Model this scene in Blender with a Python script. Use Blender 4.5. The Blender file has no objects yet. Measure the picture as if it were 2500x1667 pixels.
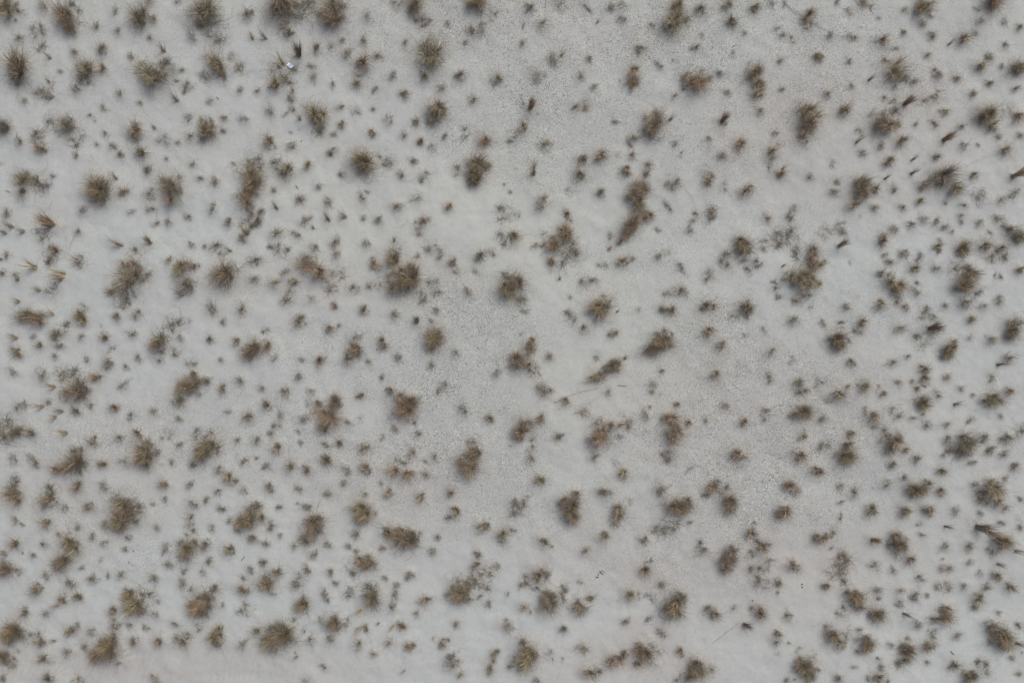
import bpy, math, random
import numpy as np
R = math.radians
scene = bpy.context.scene
COL = scene.collection
K = 0.008                      # metres per photo pixel on the sand
H = 13.333                     # camera height
# ------------------------------------------------------------------ camera
cam = bpy.data.cameras.new('camera'); cam.lens = 24; cam.sensor_width = 36
cam.clip_start = 0.1; cam.clip_end = 2000
camo = bpy.data.objects.new('camera', cam); COL.objects.link(camo)
camo.location = (0, 0, H); camo.rotation_euler = (0, 0, 0)
scene.camera = camo
# ------------------------------------------------------------------ overcast daylight
SUN_EL, SUN_AZ = 50.0, 35.0
w = bpy.data.worlds.new('World'); scene.world = w; w.use_nodes = True
nt = w.node_tree; nt.nodes.clear()
sky = nt.nodes.new('ShaderNodeTexSky'); sky.sky_type = 'NISHITA'; sky.sun_disc = False
sky.sun_elevation = R(SUN_EL); sky.sun_rotation = R(SUN_AZ); sky.dust_density = 4.0; sky.air_density = 0.6; sky.ozone_density = 0.6
bg = nt.nodes.new('ShaderNodeBackground'); bg.inputs['Strength'].default_value = 0.09
wo = nt.nodes.new('ShaderNodeOutputWorld')
nt.links.new(sky.outputs[0], bg.inputs[0]); nt.links.new(bg.outputs[0], wo.inputs[0])
sl = bpy.data.lights.new('sun', 'SUN'); sl.energy = 1.3; sl.angle = R(26); sl.color = (0.90, 1.0, 0.985)
so = bpy.data.objects.new('sun', sl); COL.objects.link(so)
so.rotation_euler = (R(90 - SUN_EL), 0, R(180 - SUN_AZ)); so.location = (0, 0, 30)
scene.view_settings.view_transform = 'Standard'; scene.view_settings.look = 'None'
scene.view_settings.gamma = 1; scene.view_settings.use_curve_mapping = False
scene.view_settings.exposure = EXPO = 0.61

rng = np.random.default_rng(7)
rnd = random.Random(5)

def P(px, py): return ((px - 1250) * K, (833.5 - py) * K)

# ------------------------------------------------------------------ what grows where (zoomed photo tile offsets; x,y,r,kind,colour[,elongation,angle])
DATA = """T 0 0
25,60,95,D,o;190,110,50,s,g;155,180,20,s,g;575,140,115,D,b,1.5,-60;690,95,60,w,g;400,60,60,s,b;625,250,72,D,b,1.4,-60;670,290,35,m,o;385,245,50,s,g;160,350,50,s,o;130,595,130,D,b;400,420,30,s,b;475,545,50,l,g;695,480,45,s,g;930,455,60,s,o;970,450,35,w,g;880,245,45,s,g;1085,295,40,s,g;1050,110,45,s,o;1260,160,105,D,o,1.2,-50;1420,175,50,s,b;1350,10,45,s,b;1630,25,35,s,g;1870,90,140,D,o;1800,190,80,w,g;1380,350,40,s,g;1765,340,50,s,b;1520,490,60,l,b;1210,525,40,s,o;780,650,95,D,o;940,630,50,m,b;760,730,60,w,g;700,810,50,s,g;1390,690,125,D,o,1.2,10;1300,620,60,w,b;1480,620,70,w,g;1690,640,35,s,b;1580,640,40,w,b;1860,690,40,s,g;1720,770,45,s,g;540,650,30,s,g;410,820,70,w,g;460,760,30,l,g;490,895,50,l,g;1105,865,45,s,g;1280,940,30,s,o;1640,940,60,l,g;1720,1080,50,s,g;210,920,35,s,o;940,985,35,s,o;815,1060,28,s,o;10,1170,75,D,g;610,1140,85,D,g;480,1120,60,w,g;330,1240,70,s,b;370,1360,65,m,b;700,1280,60,w,g;700,1420,40,s,o;170,1300,55,s,g;960,1215,35,s,g;885,1325,30,s,g;1025,1340,40,s,b;1095,1420,38,m,o;1230,1190,85,m,r;1240,1250,60,w,g;1270,1400,70,m,o;1425,1180,28,s,g;1510,1300,50,w,g;1750,1260,60,s,o;1870,1170,60,m,o;1860,1260,50,s,o;1640,1305,30,s,g;1540,1460,28,s,b;1770,1500,45,s,g;1350,1545,50,s,o;150,775,28,s,g
T 500 0
50,180,80,w,g;370,130,65,s,o;400,130,40,w,g;700,50,150,D,b,1.3,-20;720,140,80,w,g;900,120,110,w,g;1190,60,110,D,o;1180,170,105,D,b,1.2,0;1100,180,70,w,b;1490,150,50,s,o;1780,50,50,w,g;780,300,55,m,o;450,370,45,l,b;570,370,60,l,g;140,390,60,w,g;1030,440,50,m,o,1.5,80;1250,365,40,s,g;1470,375,48,s,o;1840,390,45,s,g;870,520,85,L,b;725,610,80,l,o;630,630,60,w,g;800,640,52,w,g;740,700,50,w,g;650,750,85,m,o;730,720,60,w,g;95,590,100,D,o,1.6,-70;170,680,60,w,g;40,710,50,w,g;310,610,55,s,b;1300,490,55,s,b;1420,580,85,m,b;1430,680,50,w,g;1390,750,60,m,o;1580,500,50,s,g;985,705,50,s,g;1165,765,35,s,o;1720,690,45,s,b;1565,810,35,s,g;1840,860,50,m,b;320,830,35,s,g;485,830,35,s,b;800,840,40,s,g;790,900,45,s,g;60,930,35,s,g;600,1010,60,s,o;810,1000,30,s,g;1010,1060,100,D,o,1.3,-70;1040,1180,60,w,g;880,1100,50,l,b;1240,970,45,s,b;1380,1020,35,w,g;1545,995,28,s,g;1680,1110,50,s,o;170,1080,35,m,o;370,1095,45,s,o;1255,1130,45,m,o,1.5,70;1180,1220,35,s,g;1520,1210,45,m,b;1830,1230,45,s,b;40,1200,85,D,b,1.2,-70;150,1200,35,w,g;580,1300,75,m,o;785,1320,50,s,b;1175,1390,45,s,g;1430,1460,120,D,o,1.1,-70;1690,1490,55,w,g;1590,1450,30,w,g;650,1490,50,s,o;450,1530,90,w,g;770,1540,60,m,o;945,1500,45,m,o,1.4,60;260,1505,30,s,o
T 1000 0
40,40,80,D,b;130,200,60,w,g;60,160,40,w,g;630,25,95,D,o,1.2,20;345,215,30,s,o;570,265,45,m,o;660,250,60,s,b,1.5,60;1110,65,50,m,g;1390,30,60,s,o;1860,60,45,s,b;1230,220,60,s,o;1720,220,30,l,o;1045,400,40,s,o;515,390,35,s,g;190,500,135,D,o,1.2,80;140,690,50,m,o;210,380,40,w,g;300,550,30,w,g;460,690,60,m,g;800,720,65,m,o;1320,540,70,s,o;1390,530,40,l,o;1650,540,35,s,g;1170,720,60,w,g;1570,690,50,s,b;1690,800,35,s,b;300,800,55,s,o;590,900,50,s,o;1112,1000,75,L,r;1530,985,45,s,o;1600,960,50,w,b;230,1020,100,D,b,1.2,-60;210,1120,60,w,g;60,1110,45,s,b;500,1170,30,s,o;320,1250,35,s,o;90,1305,45,m,b;690,1280,75,m,b;1050,1170,60,m,o;1060,1110,30,w,g;1250,1310,60,s,b;215,1350,40,w,g;1770,1400,75,m,b;1580,1470,60,m,r,1.5,80;1140,1550,60,l,o;620,1500,100,D,b;720,1510,40,m,o;460,1560,50,w,b;40,1480,40,s,o
T 1500 0
60,40,50,s,o;90,180,40,s,g;340,230,35,s,g;575,70,80,D,b,1.4,80;560,190,105,D,o;640,200,60,w,g;800,60,65,m,g;1060,40,65,m,o;1300,60,60,m,b;1100,190,70,m,o;1200,300,30,s,g;1810,110,70,m,b,1.3,60;1790,190,60,w,b;1555,310,40,s,g;1480,270,30,w,g;800,330,25,s,o;235,430,60,m,o;750,430,45,s,b;1535,550,45,s,o;1870,500,50,m,o;180,620,65,m,r,1.3,80;170,750,65,D,b,1.2,70;430,610,40,s,g;760,740,100,D,b;870,710,45,w,g;690,690,60,w,g;980,660,45,s,g;1050,835,40,s,g;550,880,35,s,b;1300,670,75,D,b;1340,770,60,D,b;1320,850,70,m,o;1550,820,30,s,g;400,1100,105,D,b,1.2,60;330,1190,85,m,b;500,1110,50,l,g;985,1120,70,L,r;1350,1000,50,s,o;1500,1210,40,s,b;20,1110,35,s,g;180,1260,50,s,b;570,1320,35,s,g;870,1270,35,s,g;1180,1320,70,m,r,1.3,60;1450,1390,65,m,b;1800,1030,95,D,o;1800,1140,90,D,b;1740,1260,65,m,b;170,1410,45,s,r;990,1420,50,s,b;315,1520,55,s,b;115,1545,40,m,r;1545,1555,40,l,r
T 2000 0
180,10,30,m,o;400,40,60,w,b;290,110,40,w,b;985,40,90,D,o;800,80,40,s,o;955,195,50,s,g;1035,140,25,s,g;560,155,20,s,g;1650,0,100,D,r;1500,170,60,s,o;1870,235,40,m,g;1060,310,50,s,o;780,290,30,m,o;1360,330,70,m,b;1440,290,35,w,g;110,320,40,s,b;340,325,45,s,o;590,350,65,m,b;1200,405,40,l,o;1740,395,45,s,o;20,510,40,m,o;1020,480,40,s,o;290,550,35,s,g;1510,590,65,m,o;1590,510,50,m,o;1860,610,80,D,o;1700,600,30,s,b;725,640,90,D,o,1.3,60;600,590,50,w,b;780,700,60,w,g;700,730,50,w,g;880,735,50,s,g;1110,690,50,s,g;1090,630,40,s,g;1290,700,45,m,g;1590,750,45,m,o;1830,790,45,s,o;455,740,45,l,g;310,780,35,s,b;90,830,45,s,b;785,960,75,L,b;610,895,30,s,b;990,920,50,w,r;1090,890,40,w,r;1440,850,40,s,b;240,1010,65,m,b,1.8,50;1175,1010,45,m,o;600,1110,105,D,b;650,1030,60,w,g;730,1140,50,m,o;1560,1040,105,D,o,1.2,-60;1600,1150,55,m,o;1640,1260,40,w,g;1860,1050,65,m,r;1730,1010,50,w,g;900,1145,30,s,g;1075,1125,45,s,g;1310,1150,45,s,g;1145,1290,75,L,r;370,1200,35,w,g;340,1310,55,l,o;410,1390,40,s,g;585,1330,45,s,b;775,1280,70,m,b;1340,1340,50,s,g;1470,1325,25,s,g;1860,1235,40,s,b;1740,1370,65,m,o,1.3,30;660,1460,60,m,b;850,1475,45,l,b;1090,1430,50,m,g
T 0 417
190,70,80,D,o;190,190,70,m,o;310,130,80,w,g;330,90,45,m,g;480,40,25,s,g;880,140,115,D,o;900,210,105,D,b;1080,80,50,l,b;1140,185,50,m,b;1550,150,115,D,o,1.2,-70;1560,240,70,m,b;1390,230,55,w,g;1390,340,45,s,g;1350,10,40,s,g;1830,60,35,s,b;755,360,50,s,o;1185,380,35,s,g;1710,410,40,s,o;1530,470,45,s,g;1410,500,30,w,g;60,385,50,s,g;120,520,60,l,g;225,560,50,l,g;60,575,45,l,g;500,495,100,L,r;470,520,70,l,b;715,550,40,s,g;380,600,60,w,g;1120,690,75,l,g;1385,665,60,L,b;480,720,65,m,b;480,810,55,w,g;735,840,70,l,b;750,810,45,w,g;1755,670,40,s,g;1870,700,25,s,g;50,770,40,s,g;20,820,45,l,g;340,890,75,l,o;150,980,50,s,g;20,930,40,m,g;600,955,80,l,o;570,990,70,l,o;500,1080,50,w,g;370,1100,50,l,o;180,1200,45,l,o;1190,870,70,D,b;1190,980,120,D,o,1.2,40;1230,770,50,w,g;1130,1080,80,w,b;1010,1110,55,m,o;1540,820,50,s,b;1650,890,85,D,o;1770,870,50,m,b;1700,1040,80,D,g,1.4,-30;1700,1130,70,l,g;1130,1220,50,w,g;1060,1340,45,m,o;1235,1320,55,s,b;330,1340,75,D,b,1.5,0;230,1330,80,D,o,1.4,10;490,1320,50,l,b;700,1340,70,D,o;490,1500,80,m,o,1.4,30;580,1430,45,w,g;730,1520,40,s,o;950,1520,50,m,o;1195,1500,45,s,o;1470,1530,85,m,o,1.2,50;1560,1430,75,w,g;1650,1535,35,s,b;150,1530,55,l,o;300,1530,30,w,g;1740,1380,20,w,g
T 500 417
90,90,50,s,o;425,50,100,D,o;420,130,85,D,b;390,220,85,D,b;410,300,50,m,b;740,10,75,m,o;1275,40,40,w,g;1800,20,45,s,g;1035,130,35,s,g;615,185,35,w,g;860,260,50,s,b;1120,285,50,s,g;1440,240,50,s,b;1490,190,25,s,g;1760,320,55,s,b;60,330,50,s,g;660,350,55,l,g;205,460,50,s,g;470,430,50,w,g,1.6,50;440,500,45,w,g;415,380,42,m,b;505,375,36,m,g;480,440,38,m,b,1.6,60;430,510,36,m,g,1.5,50;365,570,62,m,o,1.6,55;330,480,40,w,g;330,610,45,s,g;650,570,60,s,o;910,460,50,s,g;970,430,25,s,g;1000,530,30,l,g;1140,460,65,l,g;1290,430,60,l,g;1455,425,30,s,b;1600,450,45,s,g;850,590,45,s,g;1000,690,50,s,o;1180,650,55,s,g;1200,770,50,s,r;1480,670,45,s,g;65,690,60,s,g;240,740,50,l,g;460,810,65,s,g;640,710,40,w,g;710,740,50,w,g;1730,810,80,D,b,1.2,80;1740,650,40,l,g;1540,830,45,m,b;1600,880,45,w,r;160,940,125,D,b;140,780,45,w,g;950,860,105,D,b,1.4,-10;1030,940,70,m,b;430,980,55,s,b;630,1030,60,s,o;810,1010,50,m,o;740,930,40,w,g;1160,940,40,w,b;1250,940,45,w,b;1150,1075,60,w,b;1320,1080,40,w,g;1400,1100,25,w,g;1510,1050,35,s,o;1570,1050,40,w,b;1840,1010,120,D,b;1720,1070,60,m,b;1700,1010,55,w,b;1790,930,65,m,b;740,1190,55,s,o;790,1110,40,w,g;970,1175,40,s,o;1185,1235,38,m,b;70,1260,60,s,g;330,1290,60,s,o;170,1380,35,s,o;860,1370,70,m,o;1455,1275,50,m,o;1740,1320,50,s,o;1140,1440,50,m,b;1230,1415,22,s,g;565,1480,35,w,g;40,1540,40,m,g;280,1560,45,m,b;1390,1540,50,s,o;1620,1555,45,m,b
T 1000 417
600,50,78,D,b;560,20,70,m,o;140,40,45,w,g;1140,40,45,L,o;1580,30,65,m,o;865,120,15,s,g;920,190,20,s,g;1470,180,30,w,r;1760,190,50,m,g;70,245,50,s,o;360,320,50,m,b;1240,270,60,s,b;1200,310,60,s,b;130,460,50,m,b;80,525,50,w,b;870,390,60,w,g;990,390,25,w,g;960,600,75,m,b;850,600,50,w,g;1445,380,40,m,b,1.3,90;1420,560,90,D,b,1.3,60;1340,660,75,D,b;1450,760,80,w,g;1540,770,60,w,g;1310,840,55,m,b;1240,690,30,w,o;1490,655,40,w,g;1150,690,35,w,r;180,730,45,w,g;240,680,20,s,g;65,780,30,s,o;285,740,40,w,g;640,770,55,m,o,1.3,50;730,740,35,w,g;400,850,50,m,b;440,920,30,w,g;20,920,75,D,b,1.3,80;10,1010,70,D,b;980,1010,85,D,b;910,1080,90,D,b;870,960,40,w,g;1010,1180,60,w,g;540,1110,45,s,b;220,1040,50,w,g;240,1110,35,w,g;100,1120,50,w,g;110,1200,30,s,o;240,1280,40,s,b;70,1390,60,L,o;240,1500,100,D,b;1380,1000,40,l,g;1680,1000,50,s,o;1600,1040,40,w,g;1475,1160,22,s,o;1780,1240,110,D,b;1750,1320,60,m,b;1600,1450,55,s,b;1860,1500,40,s,b;1500,1340,50,w,g;1040,1290,25,w,g;1130,1565,30,s,g;1850,590,30,w,g;1860,710,30,w,g
T 1500 417
110,20,45,m,b;300,30,45,m,g;240,130,90,D,b;215,215,75,D,b;225,330,60,m,b;190,450,70,D,b;60,640,40,m,b;225,300,70,D,b,1.3,90;290,410,65,D,b;160,510,90,D,b,1.5,50;120,580,60,m,b;590,90,55,s,g;510,120,50,w,g;870,100,60,m,b,1.3,60;850,50,50,w,g;1240,170,75,m,b;1520,30,55,m,b;1810,45,45,s,b;905,360,60,s,b;870,410,50,w,g;760,410,30,w,g;710,530,45,s,g;725,460,30,s,g;1425,430,50,s,b;1640,420,50,s,b;1660,340,35,w,g;1540,580,60,w,g;1480,650,60,w,b;1650,570,55,w,g;1200,660,90,D,b;1200,740,60,w,b;1350,680,45,w,g;1040,770,55,s,o;1050,850,50,s,o;990,840,40,w,g;1310,820,45,s,o;1320,870,35,w,g;80,830,60,m,b,1.3,20;170,800,30,s,g;420,780,40,s,b;480,750,30,w,g;880,950,50,w,g;1240,930,40,w,g;1750,960,90,D,o;1800,1000,85,D,o;1840,720,75,m,g;1820,850,80,D,b;1680,740,60,w,g;1640,980,80,m,o;1540,880,30,l,g;1490,1040,40,w,g;1770,1140,55,s,b;1690,1180,45,w,b;1510,1150,30,w,g;605,1080,65,s,b;500,1110,40,w,b;535,1270,60,m,b;450,1270,40,w,g;860,1240,75,m,o,1.4,10;910,1240,40,m,r;1220,1260,70,D,b,1.2,80;1100,1320,45,w,g;1650,1350,65,s,o;20,1490,35,m,o;20,1300,30,l,g;870,1470,65,m,b;430,1540,80,D,b,1.3,0;510,1490,40,w,g;1380,1480,25,w,g;210,1280,25,w,g
T 2000 417
390,110,80,D,b;400,200,75,D,b,1.2,60;340,300,65,m,b;600,80,45,l,g;520,170,50,m,o;150,190,45,s,b;160,90,40,w,g;710,160,50,s,b;840,35,55,l,g;1160,50,115,D,g,1.2,-30;1250,150,70,D,o;980,120,70,m,b;1430,30,50,m,o;1780,50,80,L,b;535,340,50,s,o;770,320,45,s,o;950,265,42,m,o;1170,290,25,s,b;1340,300,45,s,o;1480,230,60,w,g;1690,270,50,s,o;1800,200,40,w,g;1310,405,35,s,b;1320,475,30,s,g;990,440,50,s,g;860,490,50,s,g;700,530,50,s,o;1080,470,45,s,o;1180,510,45,s,g;1220,560,25,w,g;1500,470,45,s,o;1660,435,50,s,o;1760,520,60,m,o;1860,600,75,D,o;60,570,50,w,g;220,545,45,s,b;185,690,65,L,b;590,660,60,m,b,1.4,-70;610,770,30,s,g;590,600,30,w,o;800,750,45,s,o;740,780,40,w,b;655,830,45,s,o;1085,700,45,m,o;1110,630,30,s,o;1340,700,80,D,o;1540,690,75,m,o;1700,710,60,m,o;1570,780,55,w,g;1700,780,50,w,g;885,890,60,m,o;1090,885,50,s,o;570,930,55,m,o;670,1010,75,m,b;740,1060,75,D,o;900,1105,50,s,o;900,1060,35,w,g;60,830,40,s,b;20,860,40,m,o;10,1040,40,m,o;1390,950,90,D,b;1350,1050,90,D,o;1430,1130,50,w,g;1340,1200,65,m,g;1250,910,60,w,b;1870,910,55,m,o;1680,965,30,s,g;730,1150,50,w,g;800,1240,45,s,b;580,1210,60,m,o;275,1260,50,s,b;1170,1235,35,s,o;1525,1240,45,s,o;1680,1200,50,s,g;400,1400,55,m,b;360,1460,40,w,g;50,1380,40,s,o;745,1430,55,s,b;1420,1360,50,m,o;1010,1450,80,L,b;1080,1450,60,m,b;970,1330,50,w,g;1040,1350,40,w,g;1800,1400,80,m,o;1790,1480,80,D,b;1410,1530,35,s,o;1610,1540,60,s,o;180,1540,80,D,b;950,1550,60,w,g;1250,1565,35,m,o
T 0 834
140,90,60,m,o;160,115,35,s,b;330,30,55,m,o;550,35,40,s,g;490,140,35,s,g;105,270,50,s,o;370,300,65,s,o;700,460,105,D,b,1.2,20;590,480,75,m,o,1.3,10;600,310,60,w,b;710,360,70,w,g;500,415,60,l,b;780,430,50,m,g;960,190,65,s,b;790,170,30,w,g;875,320,55,m,b;1140,230,30,s,g;1105,395,50,s,o;1260,150,40,s,b;1470,170,35,s,g;1430,20,75,D,b;1460,80,50,w,g;1620,90,40,w,g;1740,210,40,w,g;1770,390,90,D,b;1670,410,80,D,o,1.3,20;1780,310,55,m,b;1630,540,65,m,o;1640,710,35,s,g;180,595,55,s,o;230,590,20,s,b;400,590,55,l,b;430,550,35,w,g;580,640,60,l,g;680,630,50,m,g;520,690,45,l,o;830,600,30,s,g;1030,610,50,m,b;1200,675,45,s,g;1400,640,40,s,o;60,790,100,w,g;120,840,70,D,o,1.4,10;20,870,60,m,o;280,840,55,m,b;620,835,60,l,o;850,890,60,s,b;1080,885,50,s,o;1260,850,50,m,o;1310,1010,105,D,b,1.2,-60;1260,1060,70,m,r;1400,1000,60,w,g;1340,1130,50,m,g;1530,850,40,w,g;1490,880,20,s,g;1640,950,40,s,o;1860,1010,90,D,b,1.2,30;1800,880,45,w,g;120,1090,50,s,g;310,1100,55,s,g;340,1155,20,s,g;700,1090,100,D,b;700,1000,60,m,g;590,1160,80,D,b,1.4,-5;940,1120,50,m,b;1150,1100,50,s,o;1570,1110,35,s,g;1770,1135,40,m,o;150,1260,35,w,g;710,1310,60,m,b;960,1320,50,s,o;1500,1310,55,m,b;1730,1310,40,s,g;90,1410,85,D,b;120,1340,60,w,g;430,1450,90,m,b,1.3,20;470,1390,60,w,g;600,1530,40,s,g;800,1510,50,m,o;1100,1500,100,D,b,1.3,0;1240,1510,60,w,g;1510,1440,30,s,o;1400,1490,22,w,g;1780,1490,50,s,b
T 500 834
450,60,90,D,b;400,110,60,D,r;560,20,60,m,b;630,160,35,s,g;150,170,30,s,g;1050,160,60,m,b,1.1,90;1370,70,75,D,b;1300,160,55,m,b;1495,180,35,s,b;1640,30,45,m,b;1770,140,40,s,b;860,320,45,s,g;310,350,50,s,o,1.5,-60;10,360,50,m,b;150,425,48,m,o;520,420,40,s,o;735,450,55,s,b;965,455,40,s,o;1620,330,30,s,o;880,160,30,w,g;550,590,55,m,b;1020,560,45,m,b;395,690,60,m,o,1.3,40;680,705,40,s,b;220,650,25,w,g;1130,680,105,D,b;1200,560,70,D,b,1.3,70;1090,790,60,m,b;1000,650,50,w,b;1420,500,45,m,b,1.2,-20;1690,450,50,m,b;1820,590,110,D,r;1800,500,60,m,b;900,700,45,s,g;940,680,25,w,g;1300,745,50,s,o;1740,800,40,s,o;1610,885,30,s,o;860,820,25,s,b;880,920,30,s,g;610,850,45,s,g;660,790,40,w,g;460,910,50,s,o;295,910,35,s,o;30,960,90,D,o,1.3,80;60,870,60,w,g;120,1000,40,w,g;660,980,60,m,b;1100,950,45,s,g;1230,940,50,m,o;1460,970,65,m,o;1870,1050,30,s,b;350,1110,40,s,o;470,1065,20,s,g;575,1150,30,w,g;1095,1080,70,m,o;780,1135,55,m,o;930,1180,50,m,b;1290,1180,50,s,g;1475,1170,65,m,b;1730,1190,70,m,b;1860,1220,70,m,b;1770,1110,45,w,g;120,1165,45,s,g;210,1260,70,m,o;270,1260,30,w,g;350,1370,35,w,g;110,1380,40,s,g;590,1335,55,m,o,1.3,-40;855,1345,40,s,o;1270,1310,35,s,b;1130,1400,45,s,b;1610,1295,25,s,g;1690,1400,50,m,b;1470,1400,35,s,o;10,1445,35,m,o;160,1530,45,s,o;440,1530,80,m,o,1.4,30;480,1500,40,w,g;690,1525,35,s,g;850,1485,20,s,g;940,1520,50,m,o;1420,1550,90,D,o
T 1000 834
190,20,65,D,b;420,100,45,s,o;200,215,40,s,o;1100,50,65,D,b,1.3,80;1010,190,90,D,b;1080,210,60,m,r;1140,270,50,w,b;1290,140,45,s,b;800,285,45,s,b;330,390,40,s,b;290,440,30,w,r;10,560,70,D,b,1.2,80;20,720,40,w,g;510,630,55,s,g;740,720,45,m,o;1730,310,62,D,o,1.8,20;1840,240,62,D,b,1.7,50;1280,440,60,s,b;1200,430,50,w,b;1440,540,50,m,o;1820,460,40,s,r;1050,790,90,D,b;1020,870,55,m,r;1200,710,60,m,b;1140,880,25,w,g;1600,640,50,w,b;1770,870,90,D,b;1700,890,70,m,b;1720,760,50,w,b;1850,780,60,m,b;80,850,45,s,o;1380,870,45,m,o;1120,1000,35,w,g;1110,1090,55,s,b;1700,1060,50,s,g;550,1140,95,D,b;600,1040,75,D,b,1.3,-70;560,940,50,w,b;460,1110,60,m,b;30,1030,45,s,b;230,1060,40,s,o;10,1200,40,s,b;150,1230,40,s,b;1210,1280,60,m,o;370,1390,50,m,b;90,1440,55,m,o;1060,1460,40,w,g;970,1460,30,s,g;1500,1500,90,D,b;1530,1420,70,m,g;1400,1480,55,m,b;1790,1390,60,m,o,1.3,0;980,1550,60,w,g;410,1550,40,m,b
T 1500 834
370,80,75,D,b,1.5,20;480,20,75,D,b,1.4,20;25,215,62,D,b,1.4,60;90,160,45,l,b;980,35,55,m,o;1450,80,60,s,o;440,260,30,s,g;950,300,60,m,o;1440,355,40,s,b;1710,380,65,m,o;1760,440,35,s,r;350,390,40,w,b;355,460,25,s,b;580,575,32,m,g;1030,590,45,s,b;1400,640,45,s,b;1760,640,80,D,b;1660,670,50,m,b;300,680,50,s,r;330,610,25,s,b;50,770,55,s,b;110,750,50,w,b;50,870,35,w,g;560,800,100,D,b,1.2,-60;490,700,55,m,b;680,745,40,m,b;530,890,70,m,b;850,725,30,s,o;1205,735,45,m,b,1.4,90;1750,865,50,m,o;500,1050,60,w,g;510,1080,25,s,g;1140,1030,70,m,b;1170,1070,50,s,b;1720,1030,65,m,b;1860,1180,50,m,g;80,1210,60,m,o;460,1370,65,s,o;920,1320,70,m,b;830,1390,40,w,g;1000,1370,40,w,g;1620,1330,70,m,b;1680,1370,50,s,o;1080,1480,85,D,b;600,1510,95,D,b,1.3,10;680,1470,60,m,b;50,1540,65,m,b;1570,1540,75,m,o;150,1480,25,w,b
T 2000 834
200,20,70,D,b;300,180,45,m,o;680,195,45,s,o;825,130,35,s,o;1220,60,70,D,o;1190,100,60,D,o,1.4,5;1760,150,60,s,b;1640,215,60,l,g;970,250,65,m,b;970,330,50,m,b;860,350,30,s,b;740,370,40,s,b;1185,330,48,s,o;1600,355,42,s,b;1770,460,50,m,b;1310,425,40,s,o;1610,520,85,D,o;1530,540,50,m,g;435,400,65,m,o;200,490,75,m,o,1.4,-20;270,410,40,s,o;600,475,40,m,o;900,430,35,m,b;970,560,75,D,o;1100,490,50,s,g;1240,580,50,l,g;1420,490,25,s,b;60,700,50,s,g;520,680,65,m,b;430,640,30,w,b;740,680,45,s,g;860,700,35,s,g;990,760,50,s,g;960,660,25,s,g;1180,755,45,s,o;1410,720,40,s,g;1680,690,25,s,g;310,850,50,m,b;510,770,30,w,b;280,1050,85,D,b;270,950,60,m,b;680,950,85,D,b;620,870,55,w,g;745,860,45,s,g;790,1000,40,m,b;1380,950,100,D,o;1330,880,70,m,g;1190,890,50,s,g;1270,990,60,w,g;1540,870,50,s,b;1740,885,60,m,g;1860,830,60,w,g;1590,1000,45,s,o;1710,1040,50,s,b;1830,1140,50,m,g;900,1070,48,m,g;680,1120,45,m,o;1140,1045,25,s,g;1440,1110,35,s,g;20,1190,50,m,b;1150,1190,50,m,o,1.4,-20;220,1330,45,s,b;340,1400,50,s,b;640,1320,45,s,g;780,1250,40,s,g;910,1370,90,D,b,1.6,10;1010,1310,60,m,g;1130,1370,50,m,b;1620,1370,110,D,o;1580,1290,60,m,g;1490,1400,60,w,g;1450,1310,40,s,b;1720,1250,40,s,g;1640,1470,60,m,b;1740,1520,40,s,b;205,1480,30,s,g;500,1530,65,m,o;800,1540,55,m,o;1020,1540,60,m,o;1255,1535,48,s,g;1870,1450,30,s,g
T 0 1250
1150,50,105,D,b,1.2,30;1080,110,80,D,o,1.3,50;1240,40,50,w,g;950,115,45,s,b;140,75,45,s,o;190,110,25,s,g;430,100,60,m,o;710,135,40,s,g;620,300,90,D,o,1.2,-40;560,460,90,D,b,1.2,40;540,205,40,s,o;700,300,40,w,g;740,510,30,s,b;850,230,35,s,g;950,285,35,s,g;1165,235,35,s,g;1140,330,30,s,b;1430,135,35,s,b;1515,325,50,s,b;1700,350,90,D,o,1.2,40;1790,280,70,m,g;1740,120,35,w,b;1730,30,40,w,b;1770,200,40,w,g;1860,330,40,s,g;1690,270,50,w,g;120,285,60,m,b;390,305,45,s,b;290,390,30,s,g;30,400,45,s,g;20,530,75,D,b;110,520,45,w,b;180,545,25,w,g;400,580,45,s,b;925,435,20,w,g;985,585,28,s,g;1095,580,42,s,b;835,615,48,s,g;1400,605,50,s,o;1540,480,45,s,g;1690,555,35,s,o;1860,560,30,w,g;1670,665,50,s,g;310,715,65,m,o;400,690,40,l,o;640,665,60,s,g;550,800,60,m,o;540,850,50,l,g;710,790,55,m,o;1230,860,100,D,o;1180,770,65,D,b;1290,760,75,w,g;1180,900,80,m,o,1.3,50;1020,900,50,m,b;1410,940,35,s,g;1450,820,25,w,g;210,940,55,m,b;400,940,40,s,o;100,1120,105,D,o;50,1150,70,D,o,1.3,20;620,1100,60,m,o,1.3,40;710,1055,35,s,g;840,1100,50,s,g;1060,1040,50,w,g;1190,1030,35,s,g;1600,1030,40,s,g;350,1200,65,m,o;330,1130,40,w,g;500,1180,35,l,o;980,1280,115,D,o;1000,1220,75,D,b;880,1310,80,D,o,1.3,50;770,1230,45,w,g;1220,1190,48,m,b;1110,1380,40,l,g;1450,1190,55,m,b;1690,1180,75,m,o;1630,1150,40,w,g;1830,1040,40,w,g;20,1340,65,D,b;100,1390,50,w,g;390,1350,65,m,o,1.2,40;580,1295,50,s,g;160,1280,20,s,g;420,1540,55,m,g;20,1540,40,s,b;1430,1540,50,s,b;700,1560,50,w,b;1850,840,100,D,b;1800,900,75,D,b;1770,720,45,w,g;1340,1050,35,w,g
T 500 1250
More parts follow.
